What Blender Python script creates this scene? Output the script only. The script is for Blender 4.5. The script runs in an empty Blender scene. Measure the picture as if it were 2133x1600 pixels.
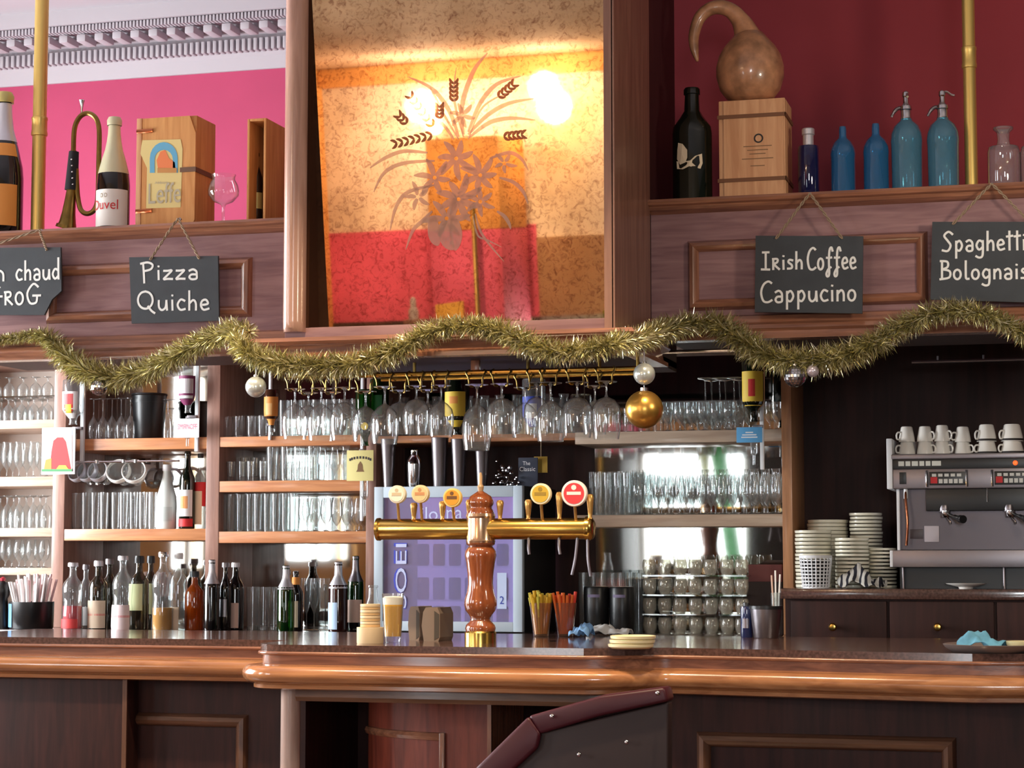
import bpy, bmesh, math, random
from mathutils import Vector, Matrix
V = Vector
PI = math.pi
sc = bpy.context.scene
COL = sc.collection

# ------------------------------------------------------------------ camera, sky, daylight, exposure
F = 4200.0
YAW = math.radians(15.6)
PITCH = math.atan(360.0 / F)
EYE = 1.33
CAM = V((0, 0, EYE))
CAMR = Matrix.Rotation(YAW, 3, 'Z') @ Matrix.Rotation(PI / 2 + PITCH, 3, 'X')
FWD = CAMR @ V((0, 0, -1))
cd = bpy.data.cameras.new('camera')
cd.sensor_width = 36.0
cd.lens = F / 2133.0 * 36.0
cd.clip_start = 0.05
cam = bpy.data.objects.new('camera', cd)
COL.objects.link(cam)
cam.matrix_world = Matrix.Translation(CAM) @ CAMR.to_4x4()
sc.camera = cam

w = bpy.data.worlds.new('sky')
sc.world = w
w.use_nodes = True
w.node_tree.nodes['Background'].inputs[0].default_value = (0.86, 0.93, 1.0, 1)
w.node_tree.nodes['Background'].inputs[1].default_value = 2.0

sc.view_settings.view_transform = 'Standard'
sc.view_settings.look = 'None'
sc.view_settings.exposure = 0.3
sc.view_settings.gamma = 1.0
sc.view_settings.use_curve_mapping = False
sc.cycles.transparent_max_bounces = 48
sc.cycles.max_bounces = 12
sc.cycles.glossy_bounces = 6
sc.cycles.sample_clamp_indirect = 6.0

XL, XR, YR, YW, ZC = -5.3, 3.2, -3.1, 7.4, 3.5      # left / right / rear / back wall, ceiling

def area(name, loc, rot, sx, sy, power, col):
    l = bpy.data.lights.new(name, 'AREA')
    l.shape = 'RECTANGLE'; l.size = sx; l.size_y = sy
    l.energy = power; l.color = col
    o = bpy.data.objects.new(name, l); COL.objects.link(o)
    o.location = loc; o.rotation_euler = rot
    return o
# windows in the left wall: (y0, y1, z0, z1) and in the rear wall: (x0, x1, z0, z1)
WIN_L = [(4.72, 6.55, 1.0, 2.75), (2.75, 3.35, 1.2, 2.75), (0.1, 1.5, 1.25, 2.75)]
DAY = (0.94, 0.965, 1.0)
for (y0, y1, z0, z1), rad in zip(WIN_L, (28.0, 22.0, 14.0)):
    a_ = (y1 - y0) * (z1 - z0)
    area('daylight', (XL - 0.22, (y0 + y1) / 2, (z0 + z1) / 2), (0, -PI / 2, 0), z1 - z0, y1 - y0, rad * a_ * PI, DAY)
WIN_R = [(-3.78, -2.78, 0.35, 1.62), (0.5, 1.5, 1.3, 2.4)]  # second window is unseen, sized and brightened as frontal fill
for (x0, x1, z0, z1), rad in zip(WIN_R, (8.0, 28.0)):
    a_ = (x1 - x0) * (z1 - z0)
    area('daylight', ((x0 + x1) / 2, YR - 0.22, (z0 + z1) / 2), (PI / 2, 0, 0), x1 - x0, z1 - z0, rad * a_ * PI, DAY)

# warm ceiling spots over the customers' side of the bar
def spot(x, y, tx, ty, tz, power, deg=50):
    l = bpy.data.lights.new('warm_spot', 'SPOT'); l.energy = power; l.color = (1.0, .78, .5); l.spot_size = math.radians(deg); l.spot_blend = .7; l.shadow_soft_size = .05
    o = bpy.data.objects.new('warm_spot', l); COL.objects.link(o); o.location = (x, y, ZC - .12)
    o.rotation_euler = (V((tx, ty, tz)) - o.location).to_track_quat('-Z', 'Y').to_euler()
for x_, pw in ((-2.75, 120), (-2.0, 120), (-1.35, 120), (-.75, 110)):
    spot(x_, 4.35, x_, 5.3, 1.1, pw)
l_ = bpy.data.lights.new('added_fill_light', 'POINT'); l_.energy = 34; l_.color = (1, .86, .68); l_.shadow_soft_size = .12      # added warm fill out of view, brightens the right end of the bar
o_ = bpy.data.objects.new('added_fill_light', l_); COL.objects.link(o_); o_.location = (.55, 4.5, 2.25)
spot(-3.75, -.9, -4.1, -2.3, 2.2, 130, 60)  # added unseen spot, brightens the front of the mirrored pier

# ------------------------------------------------------------------ picture <-> place helpers (real distances)
def ray(px, py):
    return CAMR @ V(((px - 1066.5) / F, (800.0 - py) / F, -1.0))
def P(px, py, Y):
    d = ray(px, py); return CAM + d * ((Y - CAM.y) / d.y)
def PZ(px, py, z):
    d = ray(px, py); return CAM + d * ((z - CAM.z) / d.z)
def S(px, Y):
    return (P(px, 1100, Y) - CAM).dot(FWD) / F
def X_(px, Y):
    return P(px, 1100, Y).x
TILT = math.radians(4.8)
MIRP = V((0, 5.50, 2.03))
MIRN = V((0, -math.cos(TILT), -math.sin(TILT)))
def R(px, py, Y):                                   # what the tilted mirror shows at this spot, on the plane y = Y
    d = ray(px, py)
    h = CAM + d * ((MIRP - CAM).dot(MIRN) / d.dot(MIRN))
    r = d - 2 * d.dot(MIRN) * MIRN
    return h + r * ((Y - h.y) / r.y)

# ------------------------------------------------------------------ materials
def lin(c):
    return tuple(((x / 255.0) / 12.92 if x / 255.0 <= 0.04045 else ((x / 255.0 + 0.055) / 1.055) ** 2.4) for x in c) + (1.0,)
MATS = {}
def mat(name, col, rough=0.5, metal=0.0, coat=0.0, emis=None, es=0.0, spec=0.5, noise=0.0, nscale=30.0, bump=0.0):
    if name in MATS: return MATS[name]
    m = bpy.data.materials.new(name); m.use_nodes = True
    nt = m.node_tree; b = nt.nodes['Principled BSDF']
    b.inputs['Base Color'].default_value = lin(col)
    b.inputs['Roughness'].default_value = rough
    b.inputs['Metallic'].default_value = metal
    b.inputs['Coat Weight'].default_value = coat
    b.inputs['Coat Roughness'].default_value = 0.06
    b.inputs['Specular IOR Level'].default_value = spec
    if emis:
        b.inputs['Emission Color'].default_value = lin(emis); b.inputs['Emission Strength'].default_value = es
    if noise or bump:
        tc = nt.nodes.new('ShaderNodeTexCoord'); n = nt.nodes.new('ShaderNodeTexNoise')
        n.inputs['Scale'].default_value = nscale; n.inputs['Detail'].default_value = 4
        nt.links.new(tc.outputs['Object'], n.inputs['Vector'])
        if noise:
            r = nt.nodes.new('ShaderNodeMixRGB'); r.blend_type = 'MULTIPLY'
            r.inputs['Fac'].default_value = noise; r.inputs['Color1'].default_value = lin(col)
            cr = nt.nodes.new('ShaderNodeValToRGB'); cr.color_ramp.elements[0].position = 0.3; cr.color_ramp.elements[1].position = 0.7
            nt.links.new(n.outputs['Fac'], cr.inputs[0]); nt.links.new(cr.outputs[0], r.inputs['Color2'])
            nt.links.new(r.outputs[0], b.inputs['Base Color'])
        if bump:
            bp = nt.nodes.new('ShaderNodeBump'); bp.inputs['Strength'].default_value = bump; bp.inputs['Distance'].default_value = 0.003
            nt.links.new(n.outputs['Fac'], bp.inputs['Height']); nt.links.new(bp.outputs[0], b.inputs['Normal'])
    MATS[name] = m
    return m
def wood(name, c1, c2, rough=0.35, axis=0, scale=9.0, coat=0.2):
    m = bpy.data.materials.new(name); m.use_nodes = True
    nt = m.node_tree; b = nt.nodes['Principled BSDF']
    tc = nt.nodes.new('ShaderNodeTexCoord'); mp = nt.nodes.new('ShaderNodeMapping')
    s = [scale * 4] * 3; s[axis] = scale * 0.35
    mp.inputs['Scale'].default_value = s
    n = nt.nodes.new('ShaderNodeTexNoise'); n.inputs['Scale'].default_value = 1.6; n.inputs['Detail'].default_value = 6; n.inputs['Distortion'].default_value = 0.6
    cr = nt.nodes.new('ShaderNodeValToRGB')
    cr.color_ramp.elements[0].position = 0.32; cr.color_ramp.elements[0].color = lin(c1)
    cr.color_ramp.elements[1].position = 0.72; cr.color_ramp.elements[1].color = lin(c2)
    L = nt.links.new
    L(tc.outputs['Object'], mp.inputs['Vector']); L(mp.outputs[0], n.inputs['Vector']); L(n.outputs['Fac'], cr.inputs[0]); L(cr.outputs[0], b.inputs['Base Color'])
    bp = nt.nodes.new('ShaderNodeBump'); bp.inputs['Strength'].default_value = 0.12; bp.inputs['Distance'].default_value = 0.002
    L(n.outputs['Fac'], bp.inputs['Height']); L(bp.outputs[0], b.inputs['Normal'])
    b.inputs['Roughness'].default_value = rough; b.inputs['Coat Weight'].default_value = coat; b.inputs['Coat Roughness'].default_value = 0.12
    b.inputs['Specular IOR Level'].default_value = 0.3 if coat < .15 else .5
    MATS[name] = m
    return m
def glass(name, col=(252, 253, 253), edge=(132, 140, 140), gloss=1.8, body=0.05, bcol=(235, 238, 240), ior=1.5):
    """thin-walled glass: clear face on, denser at the rim, sharp reflections"""
    m = bpy.data.materials.new(name); m.use_nodes = True
    nt = m.node_tree; nt.nodes.clear(); L = nt.links.new
    out = nt.nodes.new('ShaderNodeOutputMaterial')
    lw = nt.nodes.new('ShaderNodeLayerWeight'); lw.inputs['Blend'].default_value = 0.28
    cr = nt.nodes.new('ShaderNodeValToRGB')
    cr.color_ramp.elements[0].position = 0.25; cr.color_ramp.elements[0].color = lin(col)
    cr.color_ramp.elements[1].position = 0.95; cr.color_ramp.elements[1].color = lin(edge)
    L(lw.outputs['Facing'], cr.inputs[0])
    t = nt.nodes.new('ShaderNodeBsdfTransparent'); L(cr.outputs[0], t.inputs[0])
    d = nt.nodes.new('ShaderNodeBsdfDiffuse'); d.inputs[0].default_value = lin(bcol)
    m1 = nt.nodes.new('ShaderNodeMixShader'); m1.inputs[0].default_value = body
    L(t.outputs[0], m1.inputs[1]); L(d.outputs[0], m1.inputs[2])
    g = nt.nodes.new('ShaderNodeBsdfGlossy'); g.inputs['Roughness'].default_value = 0.03
    fr = nt.nodes.new('ShaderNodeFresnel'); fr.inputs['IOR'].default_value = ior
    ge = nt.nodes.new('ShaderNodeNewGeometry'); mi = nt.nodes.new('ShaderNodeMix'); mi.data_type = 'FLOAT'; mi.inputs[2].default_value = ior; mi.inputs[3].default_value = 1 / ior
    L(ge.outputs['Backfacing'], mi.inputs[0]); L(mi.outputs[0], fr.inputs['IOR'])       # same reflectance from both sides of a thin wall
    mu = nt.nodes.new('ShaderNodeMath'); mu.operation = 'MULTIPLY'; mu.inputs[1].default_value = gloss; mu.use_clamp = True
    L(fr.outputs[0], mu.inputs[0])
    m2 = nt.nodes.new('ShaderNodeMixShader'); L(mu.outputs[0], m2.inputs[0]); L(m1.outputs[0], m2.inputs[1]); L(g.outputs[0], m2.inputs[2])
    L(m2.outputs[0], out.inputs[0])
    MATS[name] = m
    return m

M_wallback = mat('magenta_paint', (186, 66, 104), 0.8, noise=0.12, nscale=3)
M_white = mat('white_plaster', (180, 174, 180), 0.85)
M_brass = mat('polished_brass', (214, 176, 92), 0.22, 1.0)
M_pole = mat('satin_brass', (224, 192, 112), 0.34, 0.75)
M_oldbrass = mat('aged_brass', (150, 122, 66), 0.3, 1.0, noise=0.4, nscale=25)
M_copper = mat('copper', (196, 120, 84), 0.2, 1.0)
M_chrome = mat('chrome', (215, 215, 218), 0.12, 1.0)
M_steel = mat('brushed_steel', (132, 126, 130), 0.36, 1.0)
M_black = mat('black_plastic', (18, 18, 20), 0.35)
M_dark = mat('dark_fabric', (30, 28, 32), 0.9)
M_fascia = wood('mahogany_fascia', (124, 88, 90), (158, 120, 118), 0.5, 0, 8, 0.0)
M_trim = wood('brown_moulding', (116, 74, 56), (166, 112, 84), 0.24, 0, 9, 0.6)
M_trimv = wood('brown_moulding_upright', (116, 74, 56), (166, 112, 84), 0.26, 2, 9, 0.4)
M_lowtrim = wood('dark_brown_moulding', (84, 56, 42), (120, 84, 64), 0.3, 0, 9, 0.3)
M_lowtrimv = wood('dark_brown_moulding_upright', (84, 56, 42), (120, 84, 64), 0.3, 2, 9, 0.3)
M_post = wood('pale_post_wood', (176, 148, 136), (204, 178, 166), 0.25, 2, 6, 0.5)
M_pil = wood('pilaster_wood', (168, 126, 108), (200, 158, 140), 0.24, 2, 6, 0.5)
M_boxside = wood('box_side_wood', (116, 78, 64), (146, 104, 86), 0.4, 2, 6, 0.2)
M_boxshade = wood('box_side_shaded', (40, 20, 20), (58, 30, 28), 0.5, 2, 6, 0.1)  # shade on the rear of the box side put into the wood colour
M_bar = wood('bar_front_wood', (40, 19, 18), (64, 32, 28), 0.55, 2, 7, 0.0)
M_barred = wood('reddish_cabinet_wood', (104, 46, 36), (150, 74, 56), 0.4, 2, 6)
M_lip = wood('varnished_bar_edge', (146, 94, 60), (190, 132, 88), 0.2, 0, 8, 0.7)
M_shelf = wood('shelf_edge_wood', (176, 108, 66), (214, 148, 98), 0.35, 0, 8, 0.3)
M_upright = wood('shelf_upright_wood', (138, 98, 84), (170, 128, 112), 0.4, 2, 8, 0.2)
M_niche = wood('niche_panel_wood', (44, 23, 19), (64, 34, 28), 0.6, 2, 5, 0.0)
M_tap = wood('turned_tap_wood', (120, 60, 32), (158, 88, 50), 0.14, 2, 12, 1.0)
M_crate = wood('pine_crate', (188, 126, 70), (214, 156, 96), 0.6, 2, 8, 0.0)
M_crate2 = wood('pale_pine_crate', (200, 144, 102), (226, 176, 132), 0.6, 2, 8, 0.0)
M_board = mat('slate', (58, 62, 66), 0.7, noise=0.25, nscale=14)
M_chalk = mat('chalk', (232, 232, 226), 0.9)
M_twine = mat('twine', (150, 128, 104), 0.9)
M_glass = glass('clear_glass')
M_stack = glass('stack_glass', (252, 252, 248), (222, 222, 216), gloss=1.6, body=.2, bcol=(220, 214, 200))
M_rack = glass('rack_glass', (250, 252, 252), (150, 154, 156), gloss=2.6, body=.08, bcol=(250, 250, 250))
M_glass2 = glass('cloudy_clear_glass', (244, 248, 248), (128, 138, 138), body=0.08)
M_pane = glass('window_pane', (250, 252, 252), (220, 226, 226), body=0.0)
M_blueglass = glass('blue_glass', (90, 170, 214), (24, 84, 130), body=0.3, bcol=(66, 146, 200))
M_indigo = glass('indigo_glass', (52, 58, 130), (14, 16, 52), body=0.4, bcol=(44, 44, 100))
M_darkglass = mat('dark_green_glass', (12, 20, 12), 0.06, coat=0.5)
M_blackglass = mat('black_bottle_glass', (16, 13, 14), 0.06, coat=0.5)
M_greenglass = glass('green_glass', (70, 130, 60), (14, 44, 18), body=0.25, bcol=(24, 66, 26))
M_porcelain = mat('porcelain', (250, 246, 238), 0.18, coat=0.5)
M_saucer = mat('ivory_saucer', (228, 222, 200), 0.25, coat=0.4)
M_white_pl = mat('white_plastic', (236, 236, 238), 0.4)
M_cream = mat('cream_paper', (228, 208, 176), 0.7)
M_red = mat('red_print', (200, 34, 38), 0.6)
M_orange = mat('orange_label', (222, 142, 60), 0.6)
M_yellow = mat('yellow_label', (226, 190, 60), 0.6)
M_blueprint = mat('blue_print', (44, 66, 170), 0.5)
M_ink = mat('dark_print', (46, 40, 38), 0.7)

# ------------------------------------------------------------------ mesh builder
ORG = {}
def basis(u, v=None):
    return
class MB:
    def __init__(s): s.v = []; s.f = []
    def add(s, vs, fs, M=None):
        o = len(s.v)
        for v in vs:
            v = V(v); s.v.append(M @ v if M is not None else v)
        s.f += [tuple(i + o for i in f) for f in fs]
        return s
    def box(s, a, b, bev=0.0, M=None):
        a, b = V(a), V(b)
        lo = V((min(a.x, b.x), min(a.y, b.y), min(a.z, b.z))); hi = V((max(a.x, b.x), max(a.y, b.y), max(a.z, b.z)))
        if bev <= 0:
            vs = [(x, y, z) for x in (lo.x, hi.x) for y in (lo.y, hi.y) for z in (lo.z, hi.z)]
            return s.add(vs, [(0, 1, 3, 2), (4, 6, 7, 5), (0, 4, 5, 1), (2, 3, 7, 6), (0, 2, 6, 4), (1, 5, 7, 3)], M)
        bm = bmesh.new(); bmesh.ops.create_cube(bm, size=1.0)
        for v in bm.verts:
            v.co = V(((lo.x + hi.x) / 2 + v.co.x * (hi.x - lo.x), (lo.y + hi.y) / 2 + v.co.y * (hi.y - lo.y), (lo.z + hi.z) / 2 + v.co.z * (hi.z - lo.z)))
        bev = min(bev, 0.45 * min(hi.x - lo.x, hi.y - lo.y, hi.z - lo.z))
        bmesh.ops.bevel(bm, geom=bm.edges[:], offset=bev, segments=2, affect='EDGES', profile=0.6)
        bm.verts.index_update()
        s.add([v.co.copy() for v in bm.verts], [[v.index for v in f.verts] for f in bm.faces], M); bm.free()
        return s
    def lathe(s, c, prof, n=20, M=None, a0=0.0, a1=2 * PI, sq=1.0):
        """prof: (radius, height) pairs; c: base point; M optional rotation about c"""
        c = V(c); full = abs(a1 - a0 - 2 * PI) < 1e-6
        k = n if full else n + 1
        vs, rows = [], []
        for r, z in prof:
            if r <= 1e-6 and full:
                rows.append([len(vs)]); vs.append(V((0, 0, z)))
            else:
                row = []
                for i in range(k):
                    a = a0 + (a1 - a0) * i / n
                    row.append(len(vs)); vs.append(V((r * math.cos(a), r * math.sin(a) * sq, z)))
                rows.append(row)
        fs = []
        for A, B in zip(rows, rows[1:]):
            if len(A) == 1 and len(B) == 1: continue
            m = n
            for i in range(m):
                j = (i + 1) % k
                if len(A) == 1: fs.append((A[0], B[j], B[i]))
                elif len(B) == 1: fs.append((A[i], A[j], B[0]))
                else: fs.append((A[i], A[j], B[j], B[i]))
        T = Matrix.Translation(c) @ (M.to_4x4() if M is not None else Matrix.Identity(4))
        return s.add(vs, fs, T)
    def tube(s, pts, r, n=8, cap=True):
        pts = [V(p) for p in pts]; N = len(pts)
        rr = r if isinstance(r, (list, tuple)) else [r] * N
        vs, fs = [], []
        up = None
        for i, p in enumerate(pts):
            t = (pts[min(i + 1, N - 1)] - pts[max(i - 1, 0)])
            if t.length < 1e-9: t = V((0, 0, 1))
            t.normalize()
            if up is None:
                up = V((0, 0, 1)) if abs(t.z) < 0.9 else V((1, 0, 0))
            a = up - t * up.dot(t)
            if a.length < 1e-6: a = t.orthogonal()
            a.normalize(); b = t.cross(a); up = a
            for k in range(n):
                g = 2 * PI * k / n
                vs.append(p + (a * math.cos(g) + b * math.sin(g)) * rr[i])
        for i in range(N - 1):
            for k in range(n):
                k2 = (k + 1) % n
                fs.append((i * n + k, i * n + k2, (i + 1) * n + k2, (i + 1) * n + k))
        if cap:
            fs.append(tuple(range(n - 1, -1, -1))); fs.append(tuple((N - 1) * n + k for k in range(n)))
        return s.add(vs, fs)
    def prism(s, poly, o, u, v, d):
        """polygon (a,b) in the plane o + a*u + b*v, thickened by vector d"""
        o, u, v, d = V(o), V(u), V(v), V(d); n = len(poly)
        f = [o + u * a + v * b for a, b in poly]
        vs = f + [p + d for p in f]
        fs = [tuple(range(n)), tuple(range(2 * n - 1, n - 1, -1))] + [(i, (i + 1) % n, n + (i + 1) % n, n + i) for i in range(n)]
        return s.add(vs, fs)
    def sweep(s, path, prof, caps=True):
        """profile (out, z) along a plan path (x, y); out is to the right of the walking direction"""
        n, m = len(path), len(prof); vs, fs = [], []
        pts = [V((x, y)) for x, y in path]
        for i, p in enumerate(pts):
            d0 = (p - pts[i - 1]).normalized() if i else (pts[1] - p).normalized()
            d1 = (pts[i + 1] - p).normalized() if i < n - 1 else d0
            n0 = V((d0.y, -d0.x)); n1 = V((d1.y, -d1.x)); b = n0 + n1
            b = b / max(0.2, b.dot(n0)) if b.length > 1e-6 else n0
            for o, z in prof: vs.append(V((p.x + b.x * o, p.y + b.y * o, z)))
        for i in range(n - 1):
            for k in range(m - 1):
                fs.append((i * m + k, (i + 1) * m + k, (i + 1) * m + k + 1, i * m + k + 1))
        if caps: fs.append(tuple(range(m))); fs.append(tuple((n - 1) * m + k for k in range(m - 1, -1, -1)))
        return s.add(vs, fs)
    def sphere(s, c, r, n=20, m=12, sz=1.0):
        return s.lathe(c, [(r * math.sin(PI * i / m), -r * sz * math.cos(PI * i / m)) for i in range(m + 1)], n)
    def mesh(s, name, m, org, sharp=35, smooth=True):
        me = bpy.data.meshes.new(name)
        me.from_pydata([tuple(v - org) for v in s.v], [], s.f); me.update()
        bm = bmesh.new(); bm.from_mesh(me); bmesh.ops.recalc_face_normals(bm, faces=bm.faces[:]); bm.to_mesh(me); bm.free()
        if smooth:
            me.polygons.foreach_set('use_smooth', [True] * len(me.polygons))
            me.set_sharp_from_angle(angle=math.radians(sharp))
        me.materials.append(m)
        return me
    def build(s, name, m, parent=None, org=None, sharp=35, smooth=True):
        if parent is not None: o0 = ORG[parent.name]
        elif org is not None: o0 = V(org)
        else:
            xs = [v.x for v in s.v]; ys = [v.y for v in s.v]; zs = [v.z for v in s.v]
            o0 = V(((min(xs) + max(xs)) / 2, (min(ys) + max(ys)) / 2, min(zs)))
        o = bpy.data.objects.new(name, s.mesh(name, m, o0, sharp, smooth)); COL.objects.link(o)
        if parent is not None: o.parent = parent
        else: o.location = o0
        ORG[o.name] = o0
        return o
def tag(o, label, cat, group=None, kind=None):
    if label: o['label'] = label
    if cat: o['category'] = cat
    if group: o['group'] = group
    if kind: o['kind'] = kind
    return o
def thing(name, label, cat, loc, group=None, kind=None):
    o = bpy.data.objects.new(name, None); o.empty_display_size = 0.05; COL.objects.link(o)
    o.location = loc; ORG[o.name] = V(loc)
    return tag(o, label, cat, group, kind)
def structure(mb, name, m, label=None, parent=None, smooth=False):
    o = mb.build(name, m, parent, smooth=smooth)
    if parent is None: o['kind'] = 'structure'; o['label'] = label; o['category'] = name.split('_')[0]
    return o
def dup(o, loc, label=None, group=None, rot=None):
    kids = list(o.children)
    c = o.copy(); COL.objects.link(c); c.location = loc; ORG[c.name] = V(loc)
    if rot is not None: c.rotation_euler = rot
    if label: c['label'] = label
    if group: c['group'] = group
    for k in kids:
        d = k.copy(); COL.objects.link(d); d.parent = c; ORG[d.name] = V(loc)
        for k2 in list(k.children):
            e = k2.copy(); COL.objects.link(e); e.parent = d; ORG[e.name] = V(loc)
    return c
NTH = 'first second third fourth fifth sixth seventh eighth ninth tenth eleventh twelfth thirteenth fourteenth fifteenth sixteenth seventeenth eighteenth nineteenth twentieth twenty-first twenty-second twenty-third twenty-fourth'.split()
def smoothpts(pts, k=6):
    pts = [V(p) for p in pts]
    if len(pts) < 3: return pts
    out = []
    for i in range(len(pts) - 1):
        p0 = pts[max(i - 1, 0)]; p1 = pts[i]; p2 = pts[i + 1]; p3 = pts[min(i + 2, len(pts) - 1)]
        for j in range(k):
            t = j / k
            out.append(0.5 * ((2 * p1) + (p2 - p0) * t + (2 * p0 - 5 * p1 + 4 * p2 - p3) * t * t + (3 * p1 - p0 - 3 * p2 + p3) * t ** 3))
    out.append(pts[-1])
    return out
def pxp(pts, Y):
    return [P(a, b, Y) for a, b in pts]

# printed lettering: built-in font turned into a thin mesh
TXT = {}
def text_mesh(body):
    if body in TXT: return TXT[body]
    cu = bpy.data.curves.new('lettering', 'FONT'); cu.body = body; cu.align_x = 'CENTER'; cu.resolution_u = 3
    o = bpy.data.objects.new('lettering', cu); COL.objects.link(o)
    dg = bpy.context.evaluated_depsgraph_get(); me = bpy.data.meshes.new_from_object(o.evaluated_get(dg))
    vs = [v.co.copy() for v in me.vertices]; fs = [tuple(p.vertices) for p in me.polygons]
    bpy.data.meshes.remove(me); bpy.data.objects.remove(o); bpy.data.curves.remove(cu)
    x0 = min(v.x for v in vs); x1 = max(v.x for v in vs); y0 = min(v.y for v in vs); y1 = max(v.y for v in vs)
    vs = [((v.x - (x0 + x1) / 2) / (x1 - x0), (v.y - (y0 + y1) / 2) / (y1 - y0)) for v in vs]
    TXT[body] = (vs, fs)
    return TXT[body]
def print_flat(body, c, wid, hei, m, parent, name='lettering', rot=0.0, u=V((1, 0, 0)), v=V((0, 0, 1)), off=V((0, -0.0012, 0))):
    vs, fs = text_mesh(body); mb = MB(); c = V(c) + off
    cs, sn = math.cos(rot), math.sin(rot)
    mb.add([c + u * (a * wid * cs - b * hei * sn) + v * (a * wid * sn + b * hei * cs) for a, b in vs], fs)
    return mb.build(name, m, parent, smooth=False)
def print_round(body, c, r, wid, hei, m, parent, name='lettering', ang=-PI / 2):
    """lettering wrapped on an upright cylinder of radius r about c (c at the text's mid height)"""
    vs, fs = text_mesh(body); mb = MB(); c = V(c)
    pts = []
    for a, b in vs:
        g = ang + a * wid / r
        pts.append(c + V((math.cos(g) * (r + 0.0012), math.sin(g) * (r + 0.0012), b * hei)))
    mb.add(pts, fs)
    return mb.build(name, m, parent, smooth=False)
# ================================================================== ROOM SHELL
def quadwall(name, m, a, b, holes, axis, t=0.15, label=None):
    """wall slab with rectangular openings; axis 'x': wall in the plane x=const, runs along y; 'y': runs along x"""
    mb = MB()
    (u0, z0), (u1, z1) = a, b
    us = sorted({u0, u1} | {h[0] for h in holes} | {h[1] for h in holes})
    zs = sorted({z0, z1} | {h[2] for h in holes} | {h[3] for h in holes})
    for i in range(len(us) - 1):
        for j in range(len(zs) - 1):
            cu, cz = (us[i] + us[i + 1]) / 2, (zs[j] + zs[j + 1]) / 2
            if any(h[0] < cu < h[1] and h[2] < cz < h[3] for h in holes): continue
            if axis[0] == 'x': mb.box((axis[1], us[i], zs[j]), (axis[1] + axis[2] * t, us[i + 1], zs[j + 1]))
            else: mb.box((us[i], axis[1], zs[j]), (us[i + 1], axis[1] + axis[2] * t, zs[j + 1]))
    return structure(mb, name, m, label)
M_roomwall = mat('cream_wallpaper', (236, 224, 204), 0.85, noise=0.15, nscale=6)
M_roomred = mat('red_dado', (228, 92, 130), 0.7, noise=0.15, nscale=5)
M_roomorange = mat('orange_wall', (224, 164, 92), 0.7, noise=0.15, nscale=5)
M_roombrown = mat('brown_dado', (44, 34, 30), 0.6)
M_floor = wood('floor_boards', (84, 54, 36), (124, 84, 58), 0.4, 1, 3)
structure(MB().box((XL - .15, YR - .15, -.1), (XR + .15, YW + .15, 0)), 'floor', M_floor, 'brown wooden floor of the bar room')
structure(MB().box((XL - .15, 2.5, ZC), (XR + .15, YW + .15, ZC + .1)), 'ceiling', M_white, 'pale plaster ceiling above the cornice')
structure(MB().box((XL - .15, YR - .15, ZC), (XR + .15, 2.5, ZC + .1)), 'ceiling_rear', mat('tan_ceiling', (190, 164, 138), .85, noise=.15, nscale=4), 'tan ceiling of the rear part reflected at the top of the mirror')
structure(MB().box((X_(900, 6.62), 6.62, 2.27), (XR, YW - .002, ZC)), 'wall_bulkhead', mat('burgundy_paint', (154, 50, 60), .8, noise=.1, nscale=3), 'dark burgundy wall above the right canopy behind the siphons')
structure(MB().box((XL, YW, 0), (XR, YW + .15, ZC)), 'wall_back', M_wallback, 'magenta painted wall behind the bottles on the canopy')
quadwall('wall_left', M_roomorange, (YR, 0), (YW, ZC), WIN_L, ('x', XL, -1), label='left wall of the room with the street windows')
structure(MB().box((XR, YR, 0), (XR + .15, YW, ZC)), 'wall_right', M_roombrown, 'dark right wall of the room out of the frame')
rr = quadwall('wall_rear', M_roomwall, (XL, 0), (XR, ZC), WIN_R, ('y', YR, -1), label='cream and red rear wall reflected in the big mirror')
zred = R(780, 482, YR).z
xred = R(1118, 480, YR).x
structure(MB().box((XL, YR, 1.63), (xred, YR + .012, zred)), 'dado_panel', M_roomred, parent=rr)
structure(MB().box((XL, YR, 0), (-3.78, YR + .03, 1.63)).box((-2.78, YR, 0), (XR, YR + .03, .9)).box((-2.78, YR, .9), (.15, YR + .03, 1.62)).box((-3.78, YR, 0), (-2.78, YR + .03, .35)), 'dado_panel', M_roombrown, parent=rr)
structure(MB().box((xred, YR, 1.63), (-2.3, YR + .02, 2.2)), 'dado_panel', mat('tan_panel', (168, 132, 96), .7), parent=rr)
structure(MB().box((XL, YR, ZC - .14), (XR, YR + .1, ZC), .02), 'cornice_band', M_roomorange, parent=rr)
# windows (frames, panes) of the street side
M_wframe = mat('painted_window_frame', (206, 200, 190), 0.5)
wi = 1
for (y0, y1, z0, z1) in WIN_L:
    t = thing('window_%d' % wi, 'tall street window in the left wall', 'window', (XL - .08, (y0 + y1) / 2, z0), kind='structure'); wi += 1
    mb = MB()
    for yy in (y0 + .03, (y0 + y1) / 2, y1 - .03): mb.box((XL - .1, yy - .03, z0), (XL - .05, yy + .03, z1))
    for zz in (z0 + .03, z0 + 1.3, z1 - .03): mb.box((XL - .1, y0, zz - .03), (XL - .05, y1, zz + .03))
    mb.build('window_frame', M_wframe, t)
    for ya, yb in ((y0, (y0 + y1) / 2), ((y0 + y1) / 2, y1)):
        MB().add([(XL - .08, ya, z0), (XL - .08, yb, z0), (XL - .08, yb, z1), (XL - .08, ya, z1)], [(0, 1, 2, 3)]).build('pane', M_pane, t)
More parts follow.
